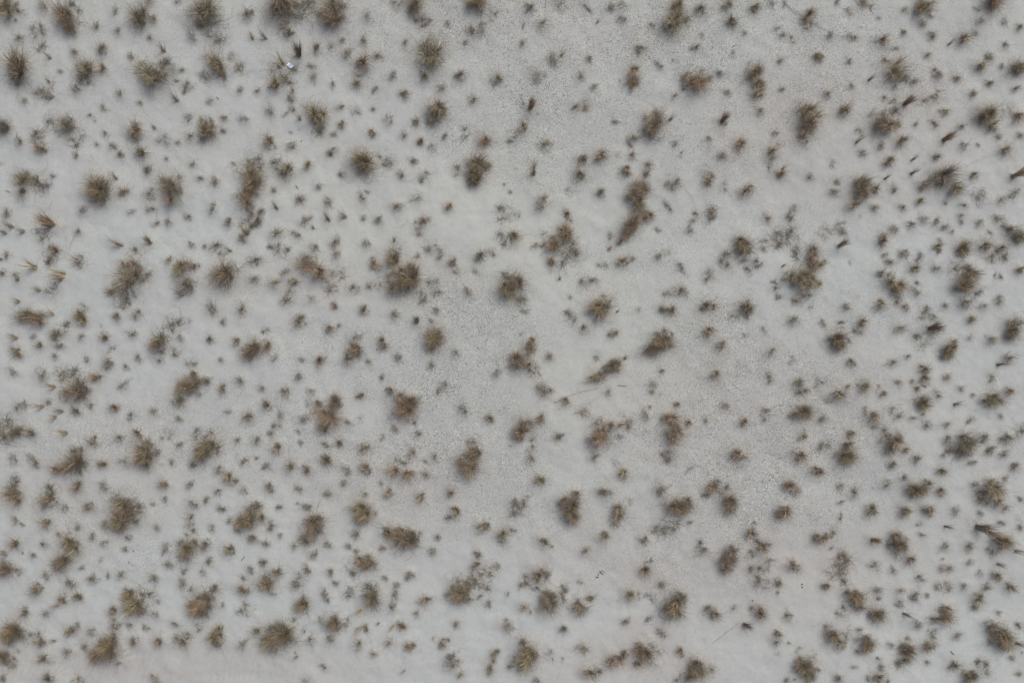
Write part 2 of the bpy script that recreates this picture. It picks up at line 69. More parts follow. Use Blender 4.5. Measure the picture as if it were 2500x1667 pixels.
400,50,90,D,o;350,90,75,D,o,1.3,40;510,30,50,m,b;220,80,35,s,g;70,150,40,s,b;320,170,35,w,g;605,135,48,m,g;440,235,50,m,g,1.3,-20;565,290,40,s,b;690,220,32,s,g;240,340,55,m,o,1.1,80;10,290,50,m,g;990,170,115,D,b,1.2,50;980,70,60,m,g;920,260,65,m,b;820,315,35,s,b;1140,310,40,s,g;980,400,45,s,g;1440,40,75,D,b;1540,30,40,w,g;1390,210,48,s,g;1310,315,35,s,b;1390,360,30,s,g;1620,345,38,s,g;1650,190,75,m,b;1820,270,110,D,b;1780,180,60,m,b;1480,480,85,D,b;1370,510,60,w,g;1490,420,55,m,g;540,455,45,m,g;35,455,40,m,o;420,535,42,s,o;350,615,35,s,o;665,560,60,m,o,1.2,50;560,660,85,D,o;340,720,60,m,b;630,750,30,w,g;930,540,50,m,o;870,600,45,w,g;820,690,50,w,g,1.4,20;1145,545,42,m,g;1200,650,35,s,g;1090,745,50,s,g;1125,810,28,s,g;1335,745,55,s,o;1660,620,35,s,g;1760,675,38,s,b;1870,590,45,s,g;1520,810,95,D,o;1510,720,50,w,g;1440,900,55,l,o;1740,780,50,s,g;1710,890,48,s,g;890,860,75,D,b,1.2,50;90,700,60,m,g;20,800,75,D,g;20,870,60,m,b;160,855,30,s,b;370,890,50,w,g;1180,1030,80,D,b;1060,1000,40,w,g;1310,1010,40,w,g;1160,1170,50,s,b;1430,1060,55,l,b;1480,1080,40,m,b;1410,1210,60,s,o;1600,1020,25,l,g;1800,1060,50,m,b;1740,1040,45,l,o;1690,1200,48,s,b;1540,1310,40,s,o;960,1190,48,s,o;895,1090,22,w,g;680,1150,130,D,o;680,1080,80,D,g;590,1200,80,D,o,1.3,40;800,1000,40,w,g;470,1100,50,m,o;90,1170,75,D,o;140,1080,50,m,b,1.4,70;330,1220,55,s,g;850,1320,30,l,g;1090,1430,35,s,g;1860,1230,40,m,b;1840,1450,30,l,g;920,1550,35,w,g
T 1000 1250
20,240,70,D,g,1.1,90;430,20,50,m,o;380,50,40,w,g;980,20,45,s,g;1500,40,70,D,b;1510,30,60,m,r;660,150,60,m,o,1.4,0;710,140,40,m,g;850,230,70,m,o;930,190,40,w,g;1230,270,60,m,b,1.3,-20;1300,320,30,l,b;1790,230,70,m,o;1870,130,40,w,g;1630,370,50,s,o;250,240,35,s,g;200,365,42,s,g;640,480,58,L,b;630,400,45,m,g;720,560,50,w,b;790,510,35,w,b;20,590,40,s,b;490,740,90,D,b;440,760,90,D,o;450,650,60,w,g;600,650,70,w,g;700,690,45,w,b;640,780,40,s,o;720,850,40,s,b;540,810,45,m,o;130,820,60,m,o;60,940,40,s,g;1190,620,75,m,b;1090,620,50,w,g;1230,570,55,w,g;1160,690,40,l,g;1020,690,35,s,o;910,740,30,l,g;1300,840,90,D,o;1290,780,70,D,g;1400,800,45,w,g;1400,715,45,w,g;1050,880,50,s,b;1110,905,25,l,g;1550,880,75,m,b;1600,900,55,s,g;1670,800,50,m,b,1.4,40;880,1050,55,s,b;895,1000,25,w,g;430,1040,48,s,o;1420,1080,48,m,g;300,1220,50,m,b;220,1160,20,w,g;20,1230,50,m,o;1090,1290,90,D,o,1.2,-60;1070,1370,90,D,o;1040,1190,50,m,g;970,1360,50,w,g;1180,1540,40,s,g;790,1300,50,m,o,1.3,60;730,1440,50,m,b;760,1380,30,w,b;1610,1240,55,s,b;1290,1285,30,w,g;400,1410,65,s,b;470,1490,40,s,b;400,1350,55,w,g;1860,1370,65,m,b;1650,1490,70,m,b;1700,1440,50,w,g;1560,650,25,w,r
T 1500 1250
50,30,65,m,b;590,-10,60,m,b;1070,-10,50,m,b;1570,10,60,m,b;300,250,60,s,b;400,170,50,w,g;480,150,70,w,g;560,160,35,s,b;690,95,25,s,g;820,350,55,s,b;1060,450,80,D,b;1080,360,70,D,g,1.2,50;1000,450,60,m,g;1020,520,55,m,o;1270,200,65,m,b;1300,110,25,s,b;1370,320,60,m,b;1250,400,40,w,g;1430,450,48,s,o;1660,500,65,m,o;1870,230,45,m,g;300,540,65,m,b;330,470,30,w,g;440,660,45,s,g;140,770,60,m,o;220,770,30,w,g;1320,640,60,s,o;1520,650,45,m,b,1.4,90;1410,670,35,w,g;1370,540,50,w,g;1240,530,40,w,g;1510,735,20,s,g;570,880,105,D,b;560,780,65,w,g;480,860,60,w,g;590,930,70,m,b;930,930,65,m,b;860,920,45,w,g;1350,920,70,m,b;1280,880,40,w,g;1190,1030,60,L,g;1600,970,48,s,o;100,1000,42,s,g;430,1105,45,w,g;1500,1130,60,m,o;1480,1200,45,s,o;1590,1190,28,l,o;280,1320,90,D,b;230,1250,60,m,b;360,1260,55,w,g;210,1390,45,m,b;40,1360,65,m,b;90,1310,50,m,b;620,1290,45,m,b,1.4,-80;770,1450,90,D,o;760,1400,75,D,g,1.3,80;700,1500,60,m,o;880,1440,45,w,g;1780,1430,90,D,b;1810,1500,70,D,o;1700,1360,40,w,g;1690,1260,30,w,g;1600,1545,35,s,g;1660,1540,20,s,g;600,1530,35,w,g
T 2000 1250
210,50,30,s,g;70,240,60,m,b;120,190,40,w,g;520,0,30,m,o;800,10,45,m,o;1030,5,40,m,b;490,250,60,L,r;770,310,80,D,b,1.4,-70;730,230,60,m,b;690,330,60,w,g;860,450,60,m,r,1.2,-30;700,550,40,s,g;500,490,40,s,g;540,530,30,w,b;1180,320,45,s,b;1150,130,50,l,g;960,210,35,s,g;1390,320,50,s,o;1490,20,40,s,g;1680,90,35,s,g;1850,130,35,s,g;1440,130,100,L,b;1560,190,60,l,b;1710,280,85,D,o;1780,350,60,l,o;1650,250,60,m,b;1600,350,50,w,g;1630,470,50,l,g;1400,450,35,s,g;1150,430,15,s,g;1210,520,45,s,b;1130,520,40,w,b;220,470,75,w,b;200,540,60,w,b;240,420,50,w,g;940,610,50,s,g;1480,570,30,w,g;1345,670,40,s,g;1190,680,45,w,o;1090,680,35,w,b;1560,690,50,s,b;1660,600,55,m,o,1.3,-30;1770,690,55,m,b,1.4,-45;90,690,55,m,b;370,810,80,D,b;360,740,60,m,b;370,880,60,m,o;270,740,50,m,o;230,920,45,w,g;550,720,45,s,g;540,790,30,w,g;760,720,40,s,b;870,770,35,s,g;1000,760,25,s,b;1490,800,65,m,o;1450,840,50,w,g;570,960,75,D,b,1.3,-60;770,930,60,l,g;740,840,40,w,g;910,1030,50,s,g;1170,960,80,D,b;1180,900,55,m,g;1080,990,60,m,o;1050,1090,40,w,g;1670,940,35,s,g;1690,1120,105,D,b,1.3,-45;1600,1060,70,m,b;1730,1200,70,D,o;1800,1200,60,l,o;1560,1170,40,w,b;1830,1070,40,w,g;370,1080,30,s,g;160,1160,75,D,b;190,1210,60,m,o;240,1110,40,w,g;460,1210,80,D,b;440,1160,50,m,g;370,1280,30,s,g;520,1330,35,l,o;830,1270,75,D,b,1.2,-80;820,1350,55,m,o;740,1370,50,w,g;1020,1240,65,m,b;1030,1150,40,w,g;830,1160,28,s,g;660,1220,35,s,g;1280,1130,40,s,g;1010,1380,28,s,g;1250,1420,55,m,o;580,1430,45,s,g;320,1420,25,s,g;1410,1520,75,D,o;1490,1400,50,w,g;1530,1460,40,w,g;530,1530,60,m,b;190,1540,45,s,b;1850,1490,30,s,g;1870,1290,15,s,r;1790,1350,30,s,g;630,1555,25,s,g;10,1460,25,s,g"""
tufts = []
ox = oy = 0
for line in DATA.splitlines():
    if line.startswith('T'):
        _, ox, oy = line.split(); ox = int(ox); oy = int(oy); continue
    for t in line.split(';'):
        f = t.split(',')
        if len(f) < 5: continue
        px = ox + float(f[0]) / 3.76; py = oy + float(f[1]) / 3.76
        x, y = P(px, py)
        tufts.append(dict(px=px, py=py, x=x, y=y, r=float(f[2]) / 3.76 * K, k=f[3], c=f[4],
                          e=float(f[5]) if len(f) > 5 else {'s': rnd.uniform(1, 1.8), 'm': rnd.uniform(1, 1.35)}.get(f[3], 1.0), a=float(f[6]) if len(f) > 6 else rnd.uniform(0, 180)))
SCL = {'D': 1.06, 'm': 1.13, 's': 1.22, 'w': 1.4, 'L': 1.2, 'l': 1.4}
HM = {'D': .60, 'm': .60, 's': .60, 'w': .06, 'L': 0, 'l': 0}
for t in tufts:
    q = 1 - HM[t['k']] * t['r'] / H
    t['x'] *= q; t['y'] *= q

# ------------------------------------------------------------------ numpy value noise
def vnoise(X, Y, sc, seed):
    g = np.random.default_rng(seed).random((256, 256)) * 2 - 1
    u = X / sc + 57.3; v = Y / sc + 31.7
    i = np.floor(u).astype(int); j = np.floor(v).astype(int)
    fu = u - i; fv = v - j
    fu = fu * fu * (3 - 2 * fu); fv = fv * fv * (3 - 2 * fv)
    i0 = i % 256; i1 = (i + 1) % 256; j0 = j % 256; j1 = (j + 1) % 256
    return (g[i0, j0] * (1 - fu) + g[i1, j0] * fu) * (1 - fv) + (g[i0, j1] * (1 - fu) + g[i1, j1] * fu) * fv
def fbm(X, Y, sc, seed, n=4, p=.5):
    o = 0; a = 1; s = 0
    for k in range(n):
        o = o + a * vnoise(X + k * 3.1, Y - k * 1.7, sc, seed + k); s += a; a *= p; sc *= .48
    return o / s

# ------------------------------------------------------------------ the sand: one sheet, fine in the middle and coarse towards the horizon
XN, YN, ST = 11.0, 7.6, 0.025
xs_in = np.arange(-XN, XN + 1e-6, ST); ys_in = np.arange(-YN, YN + 1e-6, ST)
outer = np.cumsum(0.04 * 1.17 ** np.arange(50)); outer = outer[outer < 900]
xs = np.concatenate([-XN - outer[::-1], xs_in, XN + outer]); ys = np.concatenate([-YN - outer[::-1], ys_in, YN + outer])
X, Y = np.meshgrid(xs, ys, indexing='ij')
Z = 0.10 * fbm(X, Y, 5.0, 11, 3) + 0.030 * fbm(X, Y, 0.9, 21, 3) + 0.011 * fbm(X, Y, 0.22, 31, 3)
def zone(cx, cy, rx, ry, ang=0):
    zx, zy = P(cx, cy); a = R(ang)
    wx = X + 0.55 * fbm(X, Y, 1.5, 41, 4) ; wy = Y + 0.55 * fbm(X, Y, 1.5, 51, 4)
    dx = wx - zx; dy = wy - zy
    u = (dx * math.cos(a) + dy * math.sin(a)) / (rx * K); v = (-dx * math.sin(a) + dy * math.cos(a)) / (ry * K)
    return np.exp(-(u * u + v * v) ** 1.3)
WX, WY = None, None
shell = np.zeros_like(X)
for z in ((1500, 60, 800, 190, 0, 1), (1330, 270, 280, 260, 0, .9), (1950, 170, 480, 180, 0, .8), (1720, 330, 330, 160, 0, .6), (300, 60, 400, 120, 0, .35),
          (300, 260, 300, 160, 0, .25), (1150, 780, 190, 130, -10, 1), (1130, 960, 190, 170, 0, .95), (1050, 1130, 330, 130, 0, .9), (1780, 900, 380, 190, -20, .9),
          (1850, 1110, 420, 170, -10, .95), (1560, 640, 260, 110, 0, .5), (1720, 560, 200, 100, 0, .5), (1320, 1240, 360, 110, 0, .6), (880, 880, 300, 90, 0, .7),
          (1880, 1260, 300, 110, 0, .8), (230, 1230, 260, 60, 0, .55), (400, 1060, 420, 80, 0, .6), (1650, 1370, 320, 110, 0, .5), (700, 1060, 380, 110, 0, .6),
          (300, 1330, 150, 70, 0, .5), (2100, 1150, 260, 120, 0, .5), (2100, 760, 300, 110, 0, .45), (2000, 560, 250, 80, 0, .35), (620, 730, 120, 60, 0, .4)):
    shell = np.maximum(shell, z[5] * zone(*z[:5]))
for z in ((1130, 560, 250, 120, 0, .9), (1440, 880, 130, 70, 25, .9), (1450, 1010, 110, 45, 0, .8), (560, 240, 260, 80, 0, .5), (1500, 760, 120, 60, 0, .5)):
    shell = shell * (1 - z[5] * zone(*z[:5]))
shell = np.clip(shell * (0.85 + 0.55 * fbm(X, Y, 0.5, 61, 3)), 0, 1)
def field(zs):
    f = np.zeros_like(X)
    for z in zs: f = np.maximum(f, z[4] * zone(z[0], z[1], z[2], z[3]))
    return np.clip(f * (1 + .5 * fbm(X, Y, .8, 66, 3)), 0, 1)
pink = field(((1750, 1380, 480, 160, .9), (1560, 1600, 300, 90, .9), (2080, 330, 380, 220, .8), (1250, 60, 500, 110, .5), (380, 1640, 620, 60, .9), (950, 1180, 340, 110, .6), (1850, 1000, 420, 200, .6), (330, 1150, 320, 130, .5), (900, 700, 400, 70, .4)))
cream = field(((1130, 560, 420, 190, 1), (1440, 880, 220, 90, .9), (1470, 1010, 200, 60, .8), (1500, 700, 300, 120, .7), (1330, 420, 300, 130, .6), (820, 470, 250, 120, .6), (1500, 1180, 200, 70, .4)))
cool = field(((430, 560, 380, 90, 1), (130, 620, 220, 80, .8), (220, 740, 160, 60, .6), (2150, 640, 260, 110, .8), (2330, 1540, 240, 110, .8), (1440, 1490, 330, 60, .9), (700, 1500, 260, 60, .9), (520, 1310, 160, 50, .7), (1800, 1590, 120, 60, .8), (1360, 1190, 150, 50, .7), (1720, 1310, 140, 50, .7), (2300, 820, 220, 80, .6), (540, 1230, 120, 40, .6), (260, 1430, 260, 60, .6)))
litter = np.zeros_like(X)
rip = np.clip(zone(250, 1640, 620, 110, -8) + .6 * zone(1050, 1560, 260, 60, 0) * 1, 0, 1)
Z += rip * 0.005 * (.5 + fbm(X, Y, .9, 77, 2)) * np.sin((X * .93 - Y * .45 + 0.30 * fbm(X, Y, .7, 71, 3)) * 2 * math.pi / 0.13)
def crest(p0, p1, hgt, wd):
    global Z
    (x0, y0), (x1, y1) = P(*p0), P(*p1)
    L2 = (x1 - x0) ** 2 + (y1 - y0) ** 2
    t = np.clip(((X - x0) * (x1 - x0) + (Y - y0) * (y1 - y0)) / L2, 0, 1)
    dx = X - (x0 + t * (x1 - x0)); dy = Y - (y0 + t * (y1 - y0))
    s = (dx * -(y1 - y0) + dy * (x1 - x0)) / math.sqrt(L2)
    d = np.hypot(dx, dy)
    Z = Z + hgt * np.exp(-(d / wd) ** 2) * np.where(s > 0, 1, .55)
for t in tufts:
    rr = t['r'] * 1.9
    i0, i1 = np.searchsorted(xs, (t['x'] - 2 * rr, t['x'] + 2 * rr)); j0, j1 = np.searchsorted(ys, (t['y'] - 2 * rr, t['y'] + 2 * rr))
    sl_ = (slice(i0, i1), slice(j0, j1))
    d = np.hypot(X[sl_] - t['x'], Y[sl_] - t['y']) / t['r']
    hh = {'D': .20, 'm': .22, 's': .20, 'w': .03, 'L': .1, 'l': .08}[t['k']] * t['r']
    Z[sl_] += hh * np.exp(-(d / 1.1) ** 2)
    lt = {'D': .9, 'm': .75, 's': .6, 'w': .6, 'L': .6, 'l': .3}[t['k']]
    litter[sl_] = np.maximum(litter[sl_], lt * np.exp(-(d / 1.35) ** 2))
for (cx, cy, rad, st) in ((1790, 1108, 38, .7), (1790, 1108, 46, .4), (1440, 950, 30, .3), (968, 523, 32, .35), (1020, 780, 26, .3), (870, 1010, 24, .3), (1640, 1195, 36, .3), (390, 1000, 24, .3),
                          (1145, 700, 34, .3), (1850, 830, 30, .35), (1240, 870, 34, .25), (2080, 700, 26, .3), (1000, 420, 24, .3), (1700, 700, 32, .35), (560, 1340, 24, .3)):
    zx, zy = P(cx, cy); d = np.hypot(X - zx, Y - zy) + .03 * fbm(X, Y, .3, 91, 2)
    ang = fbm(X, Y, .5, 95, 2)
    litter = np.maximum(litter, st * np.exp(-((d - rad * K) / .03) ** 2) * (ang > -.15))
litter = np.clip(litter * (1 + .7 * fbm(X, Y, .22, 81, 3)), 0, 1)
def zat(x, y):
    i = int(np.clip(np.searchsorted(xs, x) - 1, 0, len(xs) - 2)); j = int(np.clip(np.searchsorted(ys, y) - 1, 0, len(ys) - 2))
    u = (x - xs[i]) / (xs[i + 1] - xs[i]); v = (y - ys[j]) / (ys[j + 1] - ys[j])
    return float((Z[i, j] * (1 - u) + Z[i + 1, j] * u) * (1 - v) + (Z[i, j + 1] * (1 - u) + Z[i + 1, j + 1] * u) * v)

def mesh_from(name, V, F, n_side, mat, attrs=(), smooth=False):
    m = bpy.data.meshes.new(name)
    V = np.asarray(V, np.float32); F = np.asarray(F, np.int32).ravel()
    nf = len(F) // n_side
    m.vertices.add(len(V)); m.vertices.foreach_set('co', V.ravel())
    m.loops.add(len(F)); m.loops.foreach_set('vertex_index', F)
    m.polygons.add(nf); m.polygons.foreach_set('loop_start', np.arange(nf, dtype=np.int32) * n_side)
    if smooth: m.polygons.foreach_set('use_smooth', np.ones(nf, bool))
    m.update(calc_edges=True)
    for an, ty, val in attrs:
        at = m.attributes.new(an, ty, 'POINT')
        at.data.foreach_set('color' if ty == 'FLOAT_COLOR' else 'value', np.asarray(val, np.float32).ravel())
    if mat: m.materials.append(mat)
    return m

# ------------------------------------------------------------------ materials
def newmat(name):
    m = bpy.data.materials.new(name); m.use_nodes = True
    n = m.node_tree; b = n.nodes['Principled BSDF']; b.inputs['Specular IOR Level'].default_value = 0.25
    return m, n, b
def sand_material():
    m, n, b = newmat('sand_and_shell')
    N, Lk = n.nodes.new, n.links.new
    tc = N('ShaderNodeTexCoord')
    def attr(a):
        q = N('ShaderNodeAttribute'); q.attribute_name = a; return q.outputs['Fac']
    def noise(sc, det=3, ro=.6):
        q = N('ShaderNodeTexNoise'); q.inputs['Scale'].default_value = sc; q.inputs['Detail'].default_value = det; q.inputs['Roughness'].default_value = ro
        Lk(tc.outputs['Object'], q.inputs['Vector']); return q.outputs['Fac']
    def vor(sc):
        q = N('ShaderNodeTexVoronoi'); q.inputs['Scale'].default_value = sc; Lk(tc.outputs['Object'], q.inputs['Vector'])
        s = N('ShaderNodeSeparateColor'); Lk(q.outputs['Color'], s.inputs[0]); return s.outputs, q.outputs['Distance']
    def rng_(v, a, bb, c, d):
        q = N('ShaderNodeMapRange'); q.inputs[1].default_value = a; q.inputs[2].default_value = bb; q.inputs[3].default_value = c; q.inputs[4].default_value = d
        Lk(v, q.inputs[0]); return q.outputs[0]
    def math_(op, a, bb):
        q = N('ShaderNodeMath'); q.operation = op
        for i, v in enumerate((a, bb)):
            if isinstance(v, (int, float)): q.inputs[i].default_value = v
            else: Lk(v, q.inputs[i])
        return q.outputs[0]
    def mix(f, a, bb, mode='MIX'):
        q = N('ShaderNodeMix'); q.data_type = 'RGBA'; q.blend_type = mode
        for s, v in ((q.inputs[0], f), (q.inputs[6], a), (q.inputs[7], bb)):
            if isinstance(v, (int, float)): s.default_value = v
            elif isinstance(v, tuple): s.default_value = (*v, 1)
            else: Lk(v, s)
        return q.outputs[2]
    sh, li = attr('shell'), attr('litter')
    # smooth blown sand: pale, slightly cool to slightly warm in broad patches
    c = mix(rng_(noise(.22, 3), .38, .62, 0, 1), SAND_A, SAND_B)
    c = mix(rng_(noise(1.7, 4), .35, .68, 0, .55), c, SAND_C)
    c = mix(rng_(noise(140, 2, .8), .35, .7, 0, .5), c, (.33, .315, .29))
    c = mix(rng_(noise(9, 5, .75), .42, .66, 0, .38), c, (.36, .345, .32))
    # shelly lag: greyer, with dark and bright fragments
    base2 = mix(rng_(noise(2.6, 3), .35, .65, 0, 1), SHELL_A, SHELL_B)
    (o1, d1), (o2, d2) = vor(115), vor(62)
    k1 = mix(rng_(o1[0], .66, .90, 0, .8), base2, (.14, .135, .12))
    k1 = mix(rng_(o1[1], .84, .98, 0, .7), k1, (.74, .74, .70))
    k1 = mix(rng_(o2[0], .87, .95, 0, .75), k1, (.11, .105, .095))
    k1 = mix(rng_(o2[1], .965, .995, 0, .7), k1, (.78, .78, .75))
    patch = rng_(noise(5.0, 3), .36, .62, .55, 1.25)
    sf = math_('MINIMUM', math_('MULTIPLY', sh, patch), 1.0)
    c = mix(sf, c, k1)
    pk = mix(math_('MULTIPLY', attr('pink'), .7), (1.0, 1.0, 1.0), (.95, .88, .86)); cmx = mix(attr('cream'), (1.0, 1.0, 1.0), (1.045, 1.035, 1.0)); cl = mix(attr('cool'), (1.0, 1.0, 1.0), (1.025, 1.05, 1.055))
    c = mix(1.0, mix(1.0, mix(1.0, c, pk, 'MULTIPLY'), cmx, 'MULTIPLY'), cl, 'MULTIPLY')
    # stray grains on the smooth sand too
    c = mix(rng_(o1[2], .965, .99, 0, .5), c, (.16, .155, .15))
    # fine plant litter caught round the grass
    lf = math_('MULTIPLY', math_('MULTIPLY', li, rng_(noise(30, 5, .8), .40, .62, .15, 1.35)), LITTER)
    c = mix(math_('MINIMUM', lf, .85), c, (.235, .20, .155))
    Lk(c, b.inputs['Base Color']); b.inputs['Roughness'].default_value = .95
    bp = N('ShaderNodeBump'); bp.inputs['Strength'].default_value = .8; bp.inputs['Distance'].default_value = .012
    hgt = math_('ADD', math_('MULTIPLY', noise(60, 4, .7), .6), math_('MULTIPLY', math_('MULTIPLY', o1[0], sh), .6))
    Lk(hgt, bp.inputs['Height']); Lk(bp.outputs[0], b.inputs['Normal'])
    return m
SAND_A, SAND_B, SAND_C = (.45, .455, .435), (.46, .455, .425), (.405, .405, .39)
SHELL_A, SHELL_B = (.48, .475, .44), (.445, .437, .402)
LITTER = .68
def blade_material(name, rough):
    m, n, b = newmat(name)
    q = n.nodes.new('ShaderNodeAttribute'); q.attribute_name = 'Col'
    ns = n.nodes.new('ShaderNodeTexNoise'); ns.inputs['Scale'].default_value = 30
    tc = n.nodes.new('ShaderNodeTexCoord'); n.links.new(tc.outputs['Object'], ns.inputs['Vector'])
    mr = n.nodes.new('ShaderNodeMapRange'); mr.inputs[3].default_value = .75; mr.inputs[4].default_value = 1.25; n.links.new(ns.outputs['Fac'], mr.inputs[0])
    mx = n.nodes.new('ShaderNodeVectorMath'); mx.operation = 'SCALE'
    n.links.new(q.outputs['Color'], mx.inputs[0]); n.links.new(mr.outputs[0], mx.inputs['Scale'])
    n.links.new(mx.outputs[0], b.inputs['Base Color']); b.inputs['Roughness'].default_value = rough
    return m
M_sand = sand_material()
M_blade = blade_material('dry_grass_blade', .7)
M_thatch = blade_material('dead_grass_thatch', .9)
def flat(name, col, rough=.8, var=.25):
    m, n, b = newmat(name)
    ns = n.nodes.new('ShaderNodeTexNoise'); ns.inputs['Scale'].default_value = 45
    tc = n.nodes.new('ShaderNodeTexCoord'); n.links.new(tc.outputs['Object'], ns.inputs['Vector'])
    cr = n.nodes.new('ShaderNodeValToRGB'); cr.color_ramp.elements[0].color = (*[c * (1 - var) for c in col], 1); cr.color_ramp.elements[1].color = (*[min(1, c * (1 + var)) for c in col], 1)
    cr.color_ramp.elements[0].position = .3; cr.color_ramp.elements[1].position = .7
    n.links.new(ns.outputs['Fac'], cr.inputs[0]); n.links.new(cr.outputs[0], b.inputs['Base Color']); b.inputs['Roughness'].default_value = rough
    return m

# ------------------------------------------------------------------ ground object
nx, ny = X.shape
idx = np.arange(nx * ny).reshape(nx, ny)
F = np.stack([idx[:-1, :-1], idx[1:, :-1], idx[1:, 1:], idx[:-1, 1:]], -1)
gm = mesh_from('sand_ground', np.stack([X, Y, Z], -1).reshape(-1, 3), F, 4, M_sand,
               (('pink', 'FLOAT', pink), ('cream', 'FLOAT', cream), ('cool', 'FLOAT', cool), ('shell', 'FLOAT', shell), ('litter', 'FLOAT', litter)), True)
go = bpy.data.objects.new('ground', gm); COL.objects.link(go)
go['kind'] = 'structure'; go['label'] = 'pale sand flat with patches of grey shell grit'

# ------------------------------------------------------------------ grass
PAL = {'o': [(.265, .215, .125), (.12, .10, .058), (.42, .345, .215), (.20, .165, .098)],
       'b': [(.29, .205, .13), (.13, .095, .06), (.46, .345, .225), (.215, .155, .10)],
       'r': [(.29, .175, .11), (.20, .12, .08), (.40, .265, .175), (.23, .155, .105)],
       'g': [(.19, .17, .14), (.115, .10, .085), (.29, .265, .22), (.15, .13, .105)]}
GAIN = 1.0
HAIR = [(.17, .145, .11), (.115, .10, .075), (.25, .21, .155), (.14, .12, .095)]
DARK = [(.12, .10, .07), (.17, .14, .105), (.085, .07, .055)]
def ribbons(g, n, seg, base, phi, th0, L, droop, curl, wd, pal, jit=.12, zmin=.01):
    """n tapering blades as flat ribbons; every argument an array of length n."""
    p = np.zeros((n, 3)); p[:, :2] = base; p[:, 2] = 0
    pts = [p.copy()]; ph = phi.copy(); th = th0.copy(); side = []
    for k in range(seg):
        side.append(np.stack([-np.sin(ph), np.cos(ph), np.zeros(n)], -1))
        dv = np.stack([np.sin(th) * np.cos(ph), np.sin(th) * np.sin(ph), np.cos(th)], -1)
        p = p + dv * (L / seg)[:, None]
        low = p[:, 2] < zmin
        p[low, 2] = zmin; th = np.where(low, np.minimum(th, R(90)), th)
        pts.append(p.copy())
        th = th + droop / seg * (1 + .4 * (g.random(n) - .5)); ph = ph + curl / seg + g.normal(0, jit, n)
    side.append(side[-1])
    V = np.zeros((n, seg + 1, 2, 3))
    for k in range(seg + 1):
        q = wd * (1.0 - .8 * (k / seg) ** 1.5) * .5
        V[:, k, 0] = pts[k] - side[k] * q[:, None]; V[:, k, 1] = pts[k] + side[k] * q[:, None]
        V[:, k, 1, 2] += q * .5
    b = (np.arange(n) * (seg + 1) * 2)[:, None] + (np.arange(seg) * 2)[None, :]
    F = np.stack([b, b + 1, b + 3, b + 2], -1).reshape(-1, 4)
    pc = np.array(pal)[g.integers(0, len(pal), n)] * (0.6 + .8 * g.random((n, 1))) * GAIN
    C = np.ones((n, seg + 1, 2, 4)); C[..., :3] = pc[:, None, None, :]
    return V.reshape(-1, 3), F, C.reshape(-1, 4)
def join(parts):
    Vs, Fs, Cs, o = [], [], [], 0
    for V, F, C in parts:
        Vs.append(V); Fs.append(F + o); Cs.append(C); o += len(V)
    return np.concatenate(Vs), np.concatenate(Fs), np.concatenate(Cs)
def hubs(g, n, k, spread):
    hub = g.normal(0, spread, (k, 2)); wt = g.random(k) + .3; wt /= wt.sum()
    return hub[g.choice(k, n, p=wt)]
def lobed(g, n):
    """azimuths that bunch into a few uneven sheaves"""
    c = g.uniform(0, 2 * math.pi, 7); wt = g.random(7) ** 1.5; wt /= wt.sum()
    a = c[g.choice(7, n, p=wt)] + g.normal(0, .55, n)
    m = g.random(n) < .45
    return np.where(m, g.uniform(0, 2 * math.pi, n), a)
def arr(g, n, a, b): return g.uniform(a, b, n)
def mixpal(g, c):
    """mostly the plant's own colour, some blades of its neighbours', the whole plant a little fresher or more bleached"""
    o = [q for q in PAL if q != c]; gain = g.uniform(.82, 1.22)
    p = list(PAL[c]) * 3 + list(PAL[o[g.integers(0, len(o))]])
    return [tuple(v * gain for v in q) for q in p]
def g_dense(g, c):
    pal = mixpal(g, c); n = int(g.integers(150, 230))
    k = g.integers(2, 5); hb = hubs(g, n, k, .25); ph = lobed(g, n); side = g.uniform(0, 6.283)
    base = hb + np.stack([np.cos(ph), np.sin(ph)], -1) * (arr(g, n, 0, .14))[:, None]
    big = 1 + .35 * np.cos(ph - side)
    a = ribbons(g, n, 7, base, ph, np.abs(g.normal(.36, .30, n)), arr(g, n, .7, 1.45) * big, arr(g, n, .5, 2.0), g.normal(0, .6, n), arr(g, n, .012, .028), pal)
    n = 90
    ph = lobed(g, n)
    b = ribbons(g, n, 8, hubs(g, n, 4, .2), ph, arr(g, n, .2, 1.2), arr(g, n, .9, 1.8), arr(g, n, .3, 1.5), g.normal(0, 1.4, n), arr(g, n, .009, .016), pal)
    n = 60; ph = g.uniform(0, 6.283, n)
    d = ribbons(g, n, 4, hubs(g, n, 5, .24), ph, arr(g, n, .5, 1.5), arr(g, n, .2, .5), arr(g, n, 0, .8), g.normal(0, .8, n), arr(g, n, .014, .03), DARK)
    return join([a, b, d])
def g_thatch(g, c):
    n = 170
    ph = g.uniform(0, 6.283, n)
    base = hubs(g, n, 5, .36) + g.normal(0, .12, (n, 2))
    a = ribbons(g, n, 8, base, ph, arr(g, n, .9, 1.5), arr(g, n, .35, .95), arr(g, n, .0, .9), g.normal(0, 2.6, n), arr(g, n, .010, .02), HAIR, .25)
    n = 60; ph = g.uniform(0, 6.283, n)
    b = ribbons(g, n, 12, hubs(g, n, 4, .4), ph, arr(g, n, 1.0, 1.5), arr(g, n, 1.0, 2.2), arr(g, n, .0, .6), g.normal(0, 3.4, n), arr(g, n, .012, .019), HAIR, .2)
    return join([a, b])
